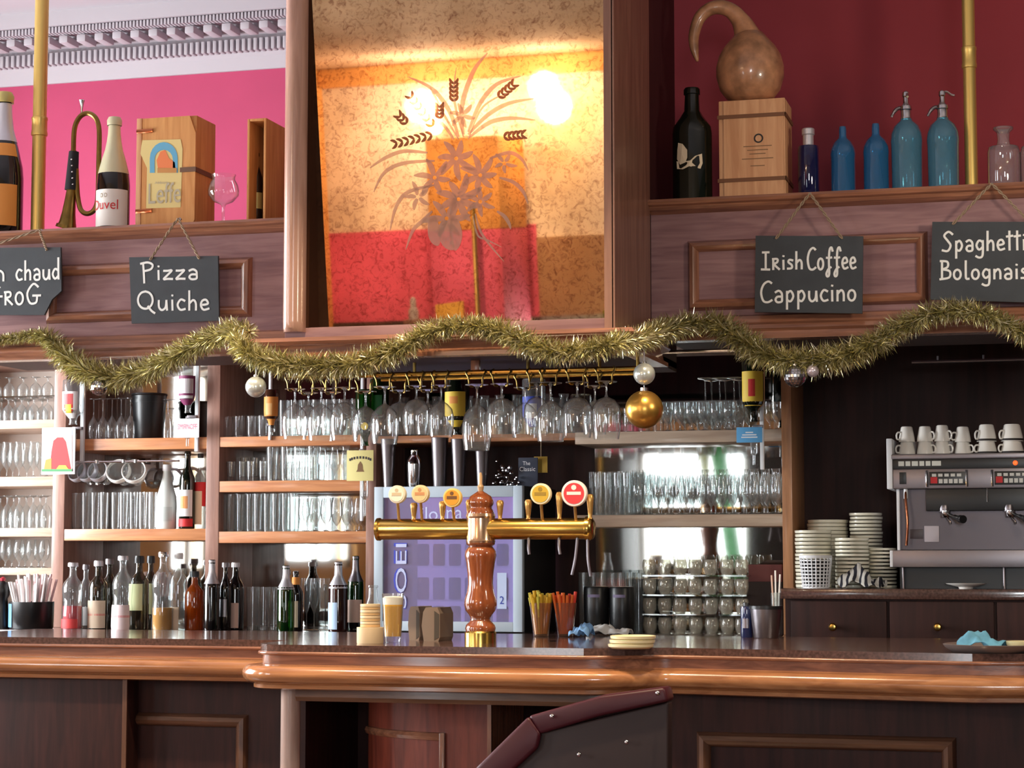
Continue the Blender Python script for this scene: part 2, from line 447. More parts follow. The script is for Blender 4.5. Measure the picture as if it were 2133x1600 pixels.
def sheer(name, col):
    m = bpy.data.materials.new(name); m.use_nodes = True; nt = m.node_tree; nt.nodes.clear(); o = nt.nodes.new('ShaderNodeOutputMaterial')
    a = nt.nodes.new('ShaderNodeBsdfDiffuse'); b = nt.nodes.new('ShaderNodeBsdfTranslucent'); x = nt.nodes.new('ShaderNodeMixShader'); x.inputs[0].default_value = .4
    a.inputs[0].default_value = lin(col); b.inputs[0].default_value = lin(col)
    nt.links.new(a.outputs[0], x.inputs[1]); nt.links.new(b.outputs[0], x.inputs[2]); nt.links.new(x.outputs[0], o.inputs[0]); return m
M_curt = sheer('pale_green_curtain', (70, 140, 84)); M_curty = sheer('yellow_curtain', (150, 150, 20))
for k, (x0, x1, z0, z1) in enumerate(WIN_R):
    t = thing('window_%d' % wi, 'window in the rear wall, mirrored behind the glasses or added unseen as fill', 'window', ((x0 + x1) / 2, YR - .08, z0), kind='structure'); wi += 1
    mb = MB()
    for xx in (x0 + .03, x0 + (x1 - x0) * .62, x1 - .03): mb.box((xx - .025, YR - .1, z0), (xx + .025, YR - .05, z1))
    for zz in (z0 + .03, z1 - .03): mb.box((x0, YR - .1, zz - .03), (x1, YR - .05, zz + .03))
    mb.build('window_frame', M_wframe, t)
    for xa, xb in ((x0, x0 + (x1 - x0) * .62), (x0 + (x1 - x0) * .62, x1)):
        MB().add([(xa, YR - .08, z0), (xb, YR - .08, z0), (xb, YR - .08, z1), (xa, YR - .08, z1)], [(0, 1, 2, 3)]).build('pane', M_pane, t)
def curtain(x0, x1, slant, m, label, grp=None):
    n = 22; mb = MB(); vs = []
    for j in range(2):
        for i in range(n):
            f = i / (n - 1); z = 1.66 - 1.3 * j
            vs.append((x0 + (x1 - x0) * f + slant * j, YR + .1 + .02 * math.sin(f * 26), z))
    mb.add(vs, [(i, i + 1, n + i + 1, n + i) for i in range(n - 1)])
    o = mb.build('curtain', m); tag(o, label, 'curtain')
curtain(P(1456, 1100, 17.7).x, P(1474, 1100, 17.7).x, .16, M_curty, 'narrow yellow curtain mirrored behind the right hand glasses')
curtain(P(1482, 1100, 17.7).x, P(1518, 1100, 17.7).x, .16, M_curt, 'pale green curtain mirrored behind the right hand glasses')
# things mirrored in the big mirror: block with orange top, brass rod, two wall lamps
a = R(885, 290, -2.3); b = R(1035, 290, -2.3)
t = thing('display_block', 'orange and red wall pier reflected in the big mirror', 'pier', ((a.x + b.x) / 2, -2.7, 0))
zz = R(950, 480, -2.3).z
MB().box((a.x, -2.3, zz), (b.x, YR + .1, a.z), .01).build('upper_block', mat('amber_paint', (226, 160, 84), .7), t)
MB().box((a.x, -2.3, 1.6), (b.x, YR + .1, zz), .01).build('lower_block', M_roomred, t)
MB().box((a.x, -2.3, 0), (b.x, YR + .1, 1.6), .01).build('plinth', M_roombrown, t)
zl = R(900, 664, -2.2).z
MB().box((R(845, 660, -2.2).x, -2.3, zl - .03), (R(990, 660, -2.2).x, -2.14, zl), .004).build('ledge', M_boxside, t)
q = R(937, 662, -2.2); e = R(908, 662, -2.2).x; f_ = R(966, 662, -2.2).x
o = MB().prism([(e, zl), (f_, zl), (f_, R(937, 628, -2.2).z), (e, R(937, 634, -2.2).z)], (0, -2.2, 0), (1, 0, 0), (0, 0, 1), (0, -.02, 0)).build('yellow_placard', mat('yellow_placard_paint', (232, 180, 60), .5)); tag(o, 'small yellow placard on a ledge reflected low in the big mirror', 'placard')
q = R(862, 664, -2.22)
o = MB().lathe((q.x, -2.22, zl), [(0, 0), (.035, 0), (.035, .06), (.02, .09), (.022, .13), (.012, .15), (0, .155)], 14).build('white_figurine', M_white); tag(o, 'small white figurine reflected low in the big mirror left of the placard', 'figurine')
g = R(985, 430, -2.1)
t = thing('brass_floor_lamp', 'slim brass lamp rod standing before the pier in the mirror', 'lamp', (g.x, -2.1, 0))
MB().lathe((g.x, -2.1, 0), [(0, 0), (.15, 0), (.15, .015), (.03, .03), (0, .03)], 20).build('base', M_brass, t)
MB().tube([(g.x, -2.1, .02), (g.x, -2.1, g.z)], .018, 10).build('rod', M_brass, t)
M_lamp = mat('lit_lamp_shade', (255, 236, 200), 0.5, emis=(255, 214, 150), es=26.0)
for (px, py, rad, pw, lb) in ((1155, 222, .12, 16, 'glowing globe lamp reflected bright at the right of the mirror'), (905, 262, .06, 32, 'small lit lamp glowing above the pier in the mirror')):
    g = R(px, py, YR + .3)
    t = thing('wall_lamp', lb, 'lamp', (g.x, YR + .05, g.z))
    MB().sphere(g, rad, 20, 12).build('shade', M_lamp, t)
    MB().tube([(g.x, YR + .02, g.z - .02), (g.x, YR + .3, g.z - .02)], .012, 8).build('bracket', M_brass, t)
    l = bpy.data.lights.new('lamp_light', 'POINT'); l.energy = pw; l.color = (1, .93, .80); l.shadow_soft_size = .1
    lo = bpy.data.objects.new('lamp_light', l); COL.objects.link(lo); lo.parent = t; lo.location = (0, .52, .12)

# cornice on the back wall (left of the mirror box)
ca = structure(MB().sweep([(XL, YW), (X_(880, 6.62), YW)], [(0, P(0, 183, YW).z), (.012, P(0, 183, YW).z), (.035, P(0, 160, YW).z), (.06, P(0, 143, YW).z), (.06, P(0, 113, 7.34).z), (.12, P(0, 108, 7.28).z), (.14, P(0, 88, 7.26).z), (.22, P(0, 82, 7.18).z), (.24, P(0, 66, 7.16).z), (.30, P(0, 62, 7.1).z), (.30, ZC), (0, ZC)]), 'trim_1', M_white, 'white plaster cornice with dentils above the magenta wall')
zb, zt = P(0, 141, 7.31).z, P(0, 117, 7.31).z
x0 = X_(-330, 7.3); x1 = X_(640, 7.3); st = S(300, 7.3) * 13.2
k = 0; x = x0
base = MB().box((0, 0, 0), (st * .6, .045, zt - zb), .003).mesh('dentil', M_white, V((0, 0, 0)))
while x < x1:
    o = bpy.data.objects.new('dentil', base); COL.objects.link(o); o.parent = ca; o.location = V((x, 7.315, zb)) - ORG[ca.name]; x += st
zb, zt = P(0, 106, 7.22).z, P(0, 91, 7.22).z
st = S(300, 7.2) * 42; x = x0
base = MB().box((0, 0, 0), (st * .5, .1, zt - zb), .006).mesh('modillion', M_white, V((0, 0, 0)))
while x < x1:
    o = bpy.data.objects.new('modillion', base); COL.objects.link(o); o.parent = ca; o.location = V((x, 7.17, zb)) - ORG[ca.name]; x += st
mb = MB(); zz = P(0, 74, 7.15).z; st = S(300, 7.15) * 8; x = x0
while x < x1:
    mb.box((x, 7.13, zz - .012), (x + st * .55, 7.17, zz + .012)); x += st
o = mb.build('beading', M_white, ca)

# ================================================================== CANOPY, MIRROR BOX
YF = 5.90                                  # canopy front
ZTOP = P(300, 472, YF).z                   # top of the canopy shelf
ZBOT = P(50, 752, YF).z
BX0, BX1 = X_(583, 5.4), X_(1283, 5.4)     # mirror box sides
def framing(parent, px0, py0, px1, py1, Y, wpx, d, m, mv, proud=0.022):
    """four mitred moulding lengths around a panel"""
    s = S((px0 + px1) / 2, Y); a = P((px0 + px1) / 2, py0, Y).z; b = P((px0 + px1) / 2, py1, Y).z
    xa, xb = X_(px0, Y), X_(px1, Y); w_ = wpx * s; zt, zb = max(a, b), min(a, b)
    prof = [(0, 0), (.25, .8), (.55, 1.0), (.8, .75), (1, .25)]
    def strip(p0, p1, q0, q1):
        mb = MB(); n = len(prof); vs = []
        for e0, e1 in ((p0, q0), (p1, q1)):
            for f, h in prof: vs.append(V((e0[0] + (e1[0] - e0[0]) * f, Y - h * proud, e0[1] + (e1[1] - e0[1]) * f)))
            vs.append(V((e1[0], Y + .004, e1[1]))); vs.append(V((e0[0], Y + .004, e0[1])))
        m_ = n + 2
        mb.add(vs, [(i, (i + 1) % m_, m_ + (i + 1) % m_, m_ + i) for i in range(m_)] + [tuple(range(m_)), tuple(range(2 * m_ - 1, m_ - 1, -1))])
        return mb
    o4 = [(xa, zt), (xb, zt), (xb, zb), (xa, zb)]; i4 = [(xa + w_, zt - w_), (xb - w_, zt - w_), (xb - w_, zb + w_), (xa + w_, zb + w_)]
    for k in range(4):
        j = (k + 1) % 4
        strip(o4[k], o4[j], i4[k], i4[j]).build('panel_moulding', m if k % 2 == 0 else mv, parent)
def canopy(name, label, x0, x1, frames):
    t = thing(name, label, 'canopy', ((x0 + x1) / 2, YF + .3, ZBOT))
    MB().box((x0, YF, ZBOT + .06), (x1, YF + .03, ZTOP - .02)).build('fascia', M_fascia, t)
    MB().box((x0, YF + .03, ZTOP - .03), (x1, 6.5, ZTOP)).build('top_board', M_fascia, t)
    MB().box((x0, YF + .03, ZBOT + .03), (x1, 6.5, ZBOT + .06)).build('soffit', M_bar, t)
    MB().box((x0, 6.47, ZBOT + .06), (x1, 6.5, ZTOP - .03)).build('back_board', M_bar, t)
    MB().sweep([(x0, YF), (x1, YF)], [(0, ZTOP), (.042, ZTOP), (.046, ZTOP - .008), (.042, ZTOP - .016), (.03, ZTOP - .02), (.026, ZTOP - .03), (.012, ZTOP - .036), (0, ZTOP - .04)]).build('top_moulding', M_trim, t)
    z = ZBOT
    MB().sweep([(x0, YF), (x1, YF)], [(0, z + .075), (.012, z + .07), (.016, z + .05), (.03, z + .042), (.034, z + .03), (.026, z + .022), (.03, z + .008), (.03, z), (-.03, z), (-.03, z + .06)]).build('bottom_moulding', M_trim, t)
    for xe in (x0, x1 - .02): MB().box((xe, YF + .031, ZBOT + .061), (xe + .02, 6.469, ZTOP - .031)).build('end_panel', M_fascia, t)
    for fr in frames: framing(t, *fr, YF, 24, .02, M_trim, M_trimv)
    return t
canopy('bar_canopy', 'left canopy of dark mahogany over the bar carrying the bugle and champagne bottles', X_(-140, YF), BX0, [(88, 545, 520, 668)])
canopy('bar_canopy', 'right canopy of dark mahogany over the bar carrying blue siphons', BX1, X_(2290, YF), [(1437, 492, 1943, 640), (1985, 475, 2270, 625)])

ZB0 = P(900, 742, 5.4).z
ZM = P(900, 672, 5.4).z                    # lower edge of the mirror
XM0, XM1 = X_(634, 5.4), X_(1274, 5.4)
t = thing('mirror_cabinet', 'big tinted bar mirror with etched plant in a tall wooden case', 'mirror', ((BX0 + BX1) / 2, 5.8, ZB0))
MBOX = t
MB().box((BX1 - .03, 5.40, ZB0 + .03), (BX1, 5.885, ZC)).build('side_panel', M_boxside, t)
MB().box((BX1 - .03, 5.885, ZB0 + .03), (BX1, 6.29, ZC)).build('side_panel', M_boxshade, t)
MB().box((BX0, 5.45, ZB0 + .03), (BX0 + .03, 6.29, ZC)).build('side_panel', M_boxside, t)
MB().box((BX0 + .03, 6.26, ZB0 + .03), (BX1 - .03, 6.29, ZC)).build('back_panel', M_boxshade, t)
MB().box((BX0, 5.42, ZB0 + .02), (BX1, 6.29, ZB0 + .05)).build('underside', M_bar, t)
# rounded pilaster at the left
zt_, zb_ = ZC, P(600, 690, 5.38).z
rx = (X_(628, 5.4) - BX0) / 2
mb = MB(); prof = []
nn = 12
for z, k in ((zt_, 1), (zb_ + .03, 1), (zb_ + .01, .93), (zb_, .7)):
    for i in range(nn + 1):
        g = PI + PI * i / nn
        prof.append(V((BX0 + rx + rx * math.cos(g), 5.42 + .045 * math.sin(g) * k, z)))
mb.add(prof, [(r_ * (nn + 1) + i, r_ * (nn + 1) + i + 1, (r_ + 1) * (nn + 1) + i + 1, (r_ + 1) * (nn + 1) + i) for r_ in range(3) for i in range(nn)] + [tuple(3 * (nn + 1) + i for i in range(nn + 1))])
mb.build('pilaster', M_pil, t)
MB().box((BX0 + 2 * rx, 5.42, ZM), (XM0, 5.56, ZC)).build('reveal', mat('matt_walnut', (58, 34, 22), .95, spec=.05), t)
MB().box((XM1, 5.40, ZB0 + .05), (BX1 - .001, 5.56, ZC), .004).build('stile', M_boxside, t)
MB().box((BX0, 5.42, ZB0 + .05), (XM1, 5.56, ZM), .004).build('bottom_rail', M_fascia, t)
xl = X_(530, 5.38)
z = ZB0
MB().sweep([(xl, 5.9), (xl, 5.42), (BX1 + .02, 5.42), (BX1 + .02, 5.9)], [(0, z + .066), (.03, z + .064), (.038, z + .052), (.03, z + .044), (.012, z + .04), (.016, z + .02), (.03, z + .012), (.03, z), (-.02, z), (-.02, z + .06)]).build('base_moulding', M_trim, t)
MB().box((xl, 5.42, z + .005), (BX1 + .02, 5.9, z + .05)).build('base_board', M_bar, t)
# mirror glass, leaning forward
m = bpy.data.materials.new('bronze_antique_mirror'); m.use_nodes = True; nt = m.node_tree; nt.nodes.clear(); L = nt.links.new
out = nt.nodes.new('ShaderNodeOutputMaterial'); g1 = nt.nodes.new('ShaderNodeBsdfGlossy'); g1.inputs['Roughness'].default_value = 0.02
df = nt.nodes.new('ShaderNodeBsdfDiffuse'); df.inputs[0].default_value = lin((120, 88, 66))
tc = nt.nodes.new('ShaderNodeTexCoord'); n1 = nt.nodes.new('ShaderNodeTexNoise'); n1.inputs['Scale'].default_value = 55; n1.inputs['Detail'].default_value = 7; n1.inputs['Roughness'].default_value = .65; n1.inputs['Distortion'].default_value = 1.2
n2 = nt.nodes.new('ShaderNodeTexNoise'); n2.inputs['Scale'].default_value = 6; n2.inputs['Detail'].default_value = 3
L(tc.outputs['Object'], n1.inputs['Vector']); L(tc.outputs['Object'], n2.inputs['Vector'])
cr = nt.nodes.new('ShaderNodeValToRGB'); cr.color_ramp.elements[0].position = .3; cr.color_ramp.elements[0].color = lin((180, 146, 128)); cr.color_ramp.elements[1].position = .52; cr.color_ramp.elements[1].color = lin((250, 230, 204))
L(n1.outputs['Fac'], cr.inputs[0])
c2 = nt.nodes.new('ShaderNodeValToRGB'); c2.color_ramp.elements[0].position = .3; c2.color_ramp.elements[0].color = (.72, .68, .64, 1); c2.color_ramp.elements[1].position = .7; c2.color_ramp.elements[1].color = (1, 1, 1, 1)
L(n2.outputs['Fac'], c2.inputs[0])
mm = nt.nodes.new('ShaderNodeMixRGB'); mm.blend_type = 'MULTIPLY'; mm.inputs[0].default_value = 1; L(cr.outputs[0], mm.inputs[1]); L(c2.outputs[0], mm.inputs[2]); L(mm.outputs[0], g1.inputs[0])
mx = nt.nodes.new('ShaderNodeMixShader'); mx.inputs[0].default_value = .1; L(g1.outputs[0], mx.inputs[1]); L(df.outputs[0], mx.inputs[2]); L(mx.outputs[0], out.inputs[0])
def onm(px, py, off=0.0):                    # point on the mirror face
    d = ray(px, py); return CAM + d * ((MIRP + MIRN * off - CAM).dot(MIRN) / d.dot(MIRN))
def mz(z): return MIRP.y - (z - MIRP.z) * math.tan(TILT)
GL = MB().prism([(XM0 - .01, ZM - .01), (XM1 + .01, ZM - .01), (XM1 + .01, ZC - .01), (XM0 - .01, ZC - .01)], (0, 0, 0), (1, 0, 0), (0, 0, 1), (0, .006, 0))
GL.v = [V((v.x, v.y + mz(v.z), v.z)) for v in GL.v]
GLASS = GL.build('mirror_glass', m, t, smooth=False)
# etched plant: tapered blades, seed heads and flowers, a hair proud of the glass
M_etch = glass('etched_frost', (244, 226, 210), (240, 220, 206), gloss=.2, body=.34, bcol=(232, 206, 190))
M_etchd = glass('etched_frost_dark', (190, 150, 120), (180, 140, 110), gloss=.1, body=.4, bcol=(150, 112, 92))
def blade(mb, pts, wpx):
    pts = smoothpts([(a, b, 0) for a, b in pts], 5); n = len(pts); vs = []
    for i, p in enumerate(pts):
        tg = (pts[min(i + 1, n - 1)] - pts[max(i - 1, 0)]).normalized(); q = V((-tg.y, tg.x, 0)); f = i / (n - 1)
        w_ = wpx * .5 * (math.sin(PI * (.12 + .86 * f)) ** .8)
        vs += [onm(p.x + q.x * w_, p.y + q.y * w_, .0015), onm(p.x - q.x * w_, p.y - q.y * w_, .0015)]
    mb.add(vs, [(2 * i, 2 * i + 1, 2 * i + 3, 2 * i + 2) for i in range(n - 1)])
mb = MB(); md = MB()
for pts, wd in [([(955, 285), (935, 230), (900, 185), (850, 160)], 9), ([(965, 280), (962, 220), (985, 150), (1015, 110)], 10), ([(975, 275), (1000, 215), (1035, 175), (1085, 158)], 9), ([(975, 280), (1015, 240), (1060, 215), (1115, 205)], 9), ([(978, 285), (1020, 255), (1065, 246), (1115, 250)], 9), ([(945, 290), (925, 262), (905, 250), (880, 246)], 7), ([(890, 318), (840, 315), (800, 330), (770, 350)], 8), ([(905, 335), (840, 340), (800, 360), (778, 400)], 8), ([(905, 385), (850, 400), (825, 430), (812, 480)], 8), ([(900, 440), (880, 460), (860, 480), (845, 520)], 8), ([(1020, 330), (1060, 318), (1085, 330), (1100, 355)], 8), ([(1040, 370), (1070, 380), (1090, 400), (1100, 425)], 8), ([(1035, 440), (1050, 450), (1060, 465), (1064, 478)], 8), ([(955, 290), (925, 240), (905, 200), (895, 180)], 5), ([(965, 285), (950, 230), (945, 190), (950, 140)], 5), ([(975, 290), (1000, 230), (1030, 205), (1060, 195)], 4), ([(990, 445), (1000, 480), (1020, 510), (1050, 545)], 5), ([(985, 450), (995, 490), (1015, 500), (1045, 515)], 4)]:
    mb = MB(); blade(mb, pts, wd); mb.build('etched_blade', M_etch, GLASS)
for bx, by, dx, dy, n in ((905, 268, -52, -70, 6), (1035, 205, 35, -30, 5), (945, 215, 0, -45, 5), (905, 280, -85, 20, 7), (1045, 285, 45, -5, 5), (915, 250, 0, -30, 4), (850, 260, -20, -20, 3)):
    md = MB()
    for i in range(n):
        f = (i + .5) / n
        for sgn in (-1, 1):
            l_ = math.hypot(dx, dy); q = (-dy / l_, dx / l_); cx, cy = bx + dx * f, by + dy * f
            blade(md, [(cx, cy), (cx + q[0] * 6 * sgn + dx / l_ * 5, cy + q[1] * 6 * sgn + dy / l_ * 5), (cx + q[0] * 9 * sgn + dx / l_ * 12, cy + q[1] * 9 * sgn + dy / l_ * 12)], 6)
    o = md.build('etched_seeds', M_etchd, GLASS); o['kind'] = 'stuff'
mb = MB(); rg = random.Random(4)
fl = 0
for cx, cy, r_, n, ph in ((962, 240, 32, 6, .2), (950, 330, 44, 7, .5), (905, 370, 40, 6, .1), (1000, 365, 42, 7, .8), (955, 415, 50, 8, .3), (930, 455, 46, 6, .9), (1000, 420, 34, 6, .4), (1050, 340, 26, 5, .2), (870, 410, 30, 5, .6)):
    mb = MB()
    for i in range(n):
        g = 2 * PI * i / n + ph; e = r_ * rg.uniform(.8, 1.15)
        blade(mb, [(cx + 4 * math.cos(g), cy + 4 * math.sin(g)), (cx + e * .55 * math.cos(g + .12), cy + e * .55 * math.sin(g + .12)), (cx + e * math.cos(g), cy + e * math.sin(g))], r_ * .3)
    mb.build('etched_flower', M_etch, GLASS)
mb = MB()
for pts in ([(900, 450), (905, 490), (912, 512)], [(925, 460), (930, 500), (945, 520)], [(945, 455), (950, 490), (948, 522)]): blade(mb, pts, 26)
o = mb.build('etched_leaves', M_etch, GLASS); o['kind'] = 'stuff'

# ------------------------------------------------------------------ brass poles from the canopy to the ceiling
def pole(px, pyb, pyc, wpx, label):
    b = P(px, pyb, 6.0); s = S(px, 6.0); t = thing('brass_pole', label, 'pole', (b.x, 6.0, ZTOP), 'brass poles holding the canopy')
    r = wpx * s / 2
    MB().lathe((b.x, 6.0, ZTOP), [(r, 0), (r, ZC - ZTOP)], 24).build('tube', M_pole, t)
    zc = P(px, pyc, 6.0).z
    MB().lathe((b.x, 6.0, zc), [(r, -.03), (r * 1.16, -.028), (r * 1.2, -.02), (r * 1.12, -.012), (r * 1.12, .022), (r * 1.2, .027), (r * 1.16, .034), (r, .036)], 24).build('collar', M_pole, t)
    MB().lathe((b.x, 6.0, ZTOP), [(r, .012), (r * 1.3, .008), (r * 1.35, 0), (0, 0)], 24).build('foot_ring', M_pole, t)
pole(78, 480, 266, 29, 'brass pole on the left canopy between champagne bottle and bugle')
pole(2024, 390, 122, 27, 'brass pole on the right canopy beside the siphons')
# ================================================================== GENERIC BOTTLES AND GLASSES
PROF = {
 'wine': [(0, 0), (.9, 0), (1, .015), (1, .60), (.96, .66), (.62, .74), (.40, .80), (.36, .94), (.42, .945), (.42, .985), (.36, 1), (0, 1)],
 'champ': [(0, 0), (.93, 0), (1, .02), (1, .40), (.95, .48), (.72, .62), (.46, .74), (.36, .86), (.34, .93), (.42, .94), (.42, .97), (.34, 1), (0, 1)],
 'spirit': [(0, 0), (.94, 0), (1, .02), (1, .60), (.92, .67), (.5, .745), (.36, .79), (.34, .90), (.40, .905), (.40, .93), (0, .93)],
 'waist': [(0, 0), (.94, 0), (1, .03), (.97, .28), (.88, .40), (.97, .54), (1, .62), (.85, .70), (.45, .77), (.34, .82), (.33, .92), (.4, .925), (.4, .94), (0, .94)],
 'siphon': [(0, 0), (.9, 0), (1, .02), (1, .06), (.96, .08), (.97, .60), (1, .70), (.96, .80), (.78, .90), (.42, .97), (.36, 1), (0, 1)],
 'smallsiphon': [(0, 0), (.92, 0), (1, .02), (.98, .05), (.97, .52), (1, .6), (.95, .68), (.72, .77), (.36, .83), (.3, .87), (.3, .95), (.26, 1), (0, 1)],
 'jar': [(0, 0), (.94, 0), (1, .02), (1, .9), (.94, .97), (.5, 1), (0, 1)],
 'frost': [(0, 0), (.95, 0), (1, .02), (1, .40), (.92, .52), (.66, .66), (.42, .80), (.36, .88), (.36, .90), (0, .90)],
}
def prof_at(kind, r, h):
    return [(a * r, b * h) for a, b in PROF[kind]]
def rad_at(kind, f):
    p = PROF[kind]
    for (r0, z0), (r1, z1) in zip(p[1:], p[2:]):
        if z0 <= f <= z1 and z1 > z0: return r0 + (r1 - r0) * (f - z0) / (z1 - z0)
    return 1.0
def wrap(kind, c, r, h, f0, f1, m, parent, name='label', half=PI, flip=False, ang=-PI / 2, n=18, lift=.0012):
    """paper wrapped on the bottle between heights f0..f1 (fractions)"""
    k = 6; pr = []
    for i in range(k + 1):
        f = f0 + (f1 - f0) * i / k
        pr.append((rad_at(kind, f) * r + lift, (h * (1 - f)) if flip else h * f))
    if flip: pr.reverse()
    return MB().lathe(c, pr, n, None, ang - half, ang + half).build(name, m, parent)
def bottle(name, label, px, base, top, wpx, Y, kind, gm, z=None, cap=None, labels=(), group=None, flip=False, cat='bottle', n=22, capname='cap'):
    """base/top in picture rows; z = height of what it stands on. labels: (f0, f1, material, half-angle, name)"""
    s = S(px, Y); b = P(px, base, Y)
    if z is not None: b.z = z
    tz = P(px, top, Y).z; h = tz - b.z; r = wpx * s / 2
    t = thing(name, label, cat, b, group)
    pr = prof_at(kind, r, h)
    if flip: pr = [(a, h - q) for a, q in reversed(pr)]
    MB().lathe(b, pr, n).build('glass_body', gm, t)
    for l in labels:
        wrap(kind, b, r, h, l[0], l[1], l[2], t, l[4] if len(l) > 4 else 'label', l[3], flip)
    if cap:
        f0, f1, cr, cm = cap
        q = [(0, f0 * h), (cr * r, f0 * h), (cr * r, (f0 * .3 + f1 * .7) * h), (cr * r * .92, f1 * h), (0, f1 * h)]
        if flip: q = [(a, h - e) for a, e in reversed(q)]
        MB().lathe(b, q, 14).build(capname, cm, t)
    t['_r'] = r; t['_h'] = h
    return t
def info(t):
    r, h = t['_r'], t['_h']; del t['_r']; del t['_h']
    return ORG[t.name], r, h

# ================================================================== THINGS ON THE CANOPY
YS = 5.965
M_foil = mat('silver_foil', (206, 204, 210), 0.35, 0.6)
M_goldfoil = mat('gold_foil', (190, 176, 110), 0.4, 0.5)
M_lab_or = mat('orange_champagne_label', (226, 150, 66), 0.55)
t = bottle('champagne_bottle', 'big champagne bottle with orange label and silver foil at the left edge', 4, 480, 195, 86, YS, 'champ', M_blackglass, ZTOP, None, [(.06, .345, M_lab_or, 1.25)])
c, r, h = info(t)
wrap('champ', c, r, h, .655, .925, M_foil, t, 'neck_foil'); wrap('champ', c, r, h, .545, .635, M_lab_or, t, 'neck_label', 1.4)
MB().lathe(c, [(.44 * r, .93 * h), (.47 * r, .975 * h), (.36 * r, 1.005 * h), (0, 1.01 * h)], 18).build('foil_cap', M_goldfoil, t)
t = bottle('beer_bottle', 'large dark beer bottle with white label and red lettering beside the bugle', 235, 470, 246, 70, YS, 'champ', M_blackglass, ZTOP, None, [(.03, .35, mat('offwhite_label', (226, 220, 212), .6), 1.45)])
c, r, h = info(t)
M_palefoil = mat('pale_gold_foil', (208, 202, 166), 0.4, 0.3)
wrap('champ', c, r, h, .50, .93, M_palefoil, t, 'neck_foil')
MB().lathe(c, [(.44 * r, .93 * h), (.46 * r, .975 * h), (.36 * r, 1.004 * h), (0, 1.006 * h)], 18).build('foil_cap', M_palefoil, t)
print_round('Duvel', c + V((0, 0, h * .215)), r + .002, r * 1.75, h * .085, M_red, t, ang=-PI / 2 - .1)
print_round('D D', c + V((0, 0, h * .295)), r + .002, r * .45, h * .035, M_oldbrass, t, 'emblem', ang=-PI / 2 - .1)
# bugle
s = S(165, YS); t = thing('bugle', 'old brass bugle standing on its bell with dark leather grip', 'bugle', P(150, 470, YS))
ORG[t.name].z = ZTOP; t.location.z = ZTOP
def bp(pts, dz=0): return [V((p.x, YS + dz, max(p.z, ZTOP + .001))) for p in pxp(pts, YS)]
pts = [(139, 474), (141, 462), (143, 445), (146, 420), (149, 395), (151, 370), (152, 340), (153, 314)]
MB().tube(bp(pts), [21 * s, 17.5 * s, 14.5 * s, 12 * s, 10 * s, 8.5 * s, 7.5 * s, 6.6 * s], 20, False).build('bell', M_oldbrass, t)
MB().tube(bp([(137, 477), (139, 470)]), [22.5 * s, 21.6 * s], 20, False).build('bell_rim', M_oldbrass, t)
MB().tube(smoothpts(bp([(153, 316), (154, 280), (158, 258), (168, 242), (182, 236), (196, 242), (204, 256), (207, 280), (206, 330), (205, 380), (203, 420), (194, 440), (180, 445), (168, 436), (162, 410), (160, 380), (159, 352)]), 4),
         5.4 * s, 10).build('tubing', M_oldbrass, t)
MB().tube(bp([(148.5, 396), (151, 360), (154, 316)]), [14 * s, 12.5 * s, 10.5 * s], 14).build('leather_grip', M_dark, t)
mb = MB()
for q in range(5): mb.sphere(P(149 + q * .7, 332 + q * 13 - .01, YS - 13 * s), 2.0 * s, 8, 6)
mb.build('grip_rivets', M_chrome, t)
MB().lathe(P(170, 238, YS), [(2.2 * s, -4 * s), (2.4 * s, 12 * s), (4.5 * s, 24 * s), (6 * s, 30 * s), (5.2 * s, 31 * s), (2.5 * s, 22 * s)], 12).build('mouthpiece', M_chrome, t)
# printed pine gift box
def zb(p, z): return V((p.x, p.y, z))
t = thing('wooden_gift_box', 'pine gift box with arched colour print and lettering beside the beer bottle', 'box', zb(P(342, 468, YS), ZTOP))
xa, xb = X_(279, YS), X_(404, YS); zt = P(340, 245, YS).z; sp = S(340, YS)
MB().box((xa, YS - .02, ZTOP), (xb, YS + .13, zt - .004), .003).build('carcass', M_crate, t)
ln = MB()
pl = [(xa + 14 * sp, 0), (xb - 6 * sp, 0), (xb, .05), (xb, 1 - .16), (xb - 14 * sp, 1), (xa + 14 * sp, 1)]
H_ = zt - ZTOP
ln.prism([(a - xa, b * (H_ - .01) + .004) for a, b in pl], (xa, YS - .02, ZTOP), (1, 0, 0), (0, 0, 1), (0, -.008, 0)).build('sliding_lid', M_crate, t)
MB().box((xa, YS - .027, ZTOP + .002), (xa + 12 * sp, YS - .0205, zt - .004), .002).build('edge_strip', M_crate2, t)
def flat(px, py): q = P(px, py, YS - .03); return (q.x, q.z)
def plate(pts, m, name, y, d=.001, par=None):
    return MB().prism([flat(a, b) for a, b in pts], (0, y, 0), (1, 0, 0), (0, 0, 1), (0, -d, 0)).build(name, m, par, smooth=False)
M_print1 = mat('faded_print', (214, 192, 126), .7); M_print2 = mat('blue_arch_print', (94, 160, 190), .7); M_print3 = mat('orange_figure_print', (222, 122, 70), .7); M_print4 = mat('grey_print', (176, 164, 140), .7)
plate([(296, 292), (376, 290), (380, 310), (376, 432), (304, 434), (306, 350), (292, 320)], M_print1, 'faded_panel', YS - .0285, .0005, t)
arch = [(312 + 29 + 29 * math.cos(PI - PI * i / 10), 330 - 34 * math.sin(PI * i / 10)) for i in range(11)]
plate([(312, 360)] + arch + [(370, 360), (360, 360), (360, 334)] + [(341 + 19 * math.cos(PI * i / 8), 332 - 20 * math.sin(PI * i / 8)) for i in range(9)] + [(322, 360)], M_print2, 'arch_print', YS - .0295, .0005, t)
plate([(330, 356), (326, 334), (334, 316), (344, 312), (352, 330), (364, 338), (366, 356)], M_print3, 'figure_print', YS - .0295, .0005, t)
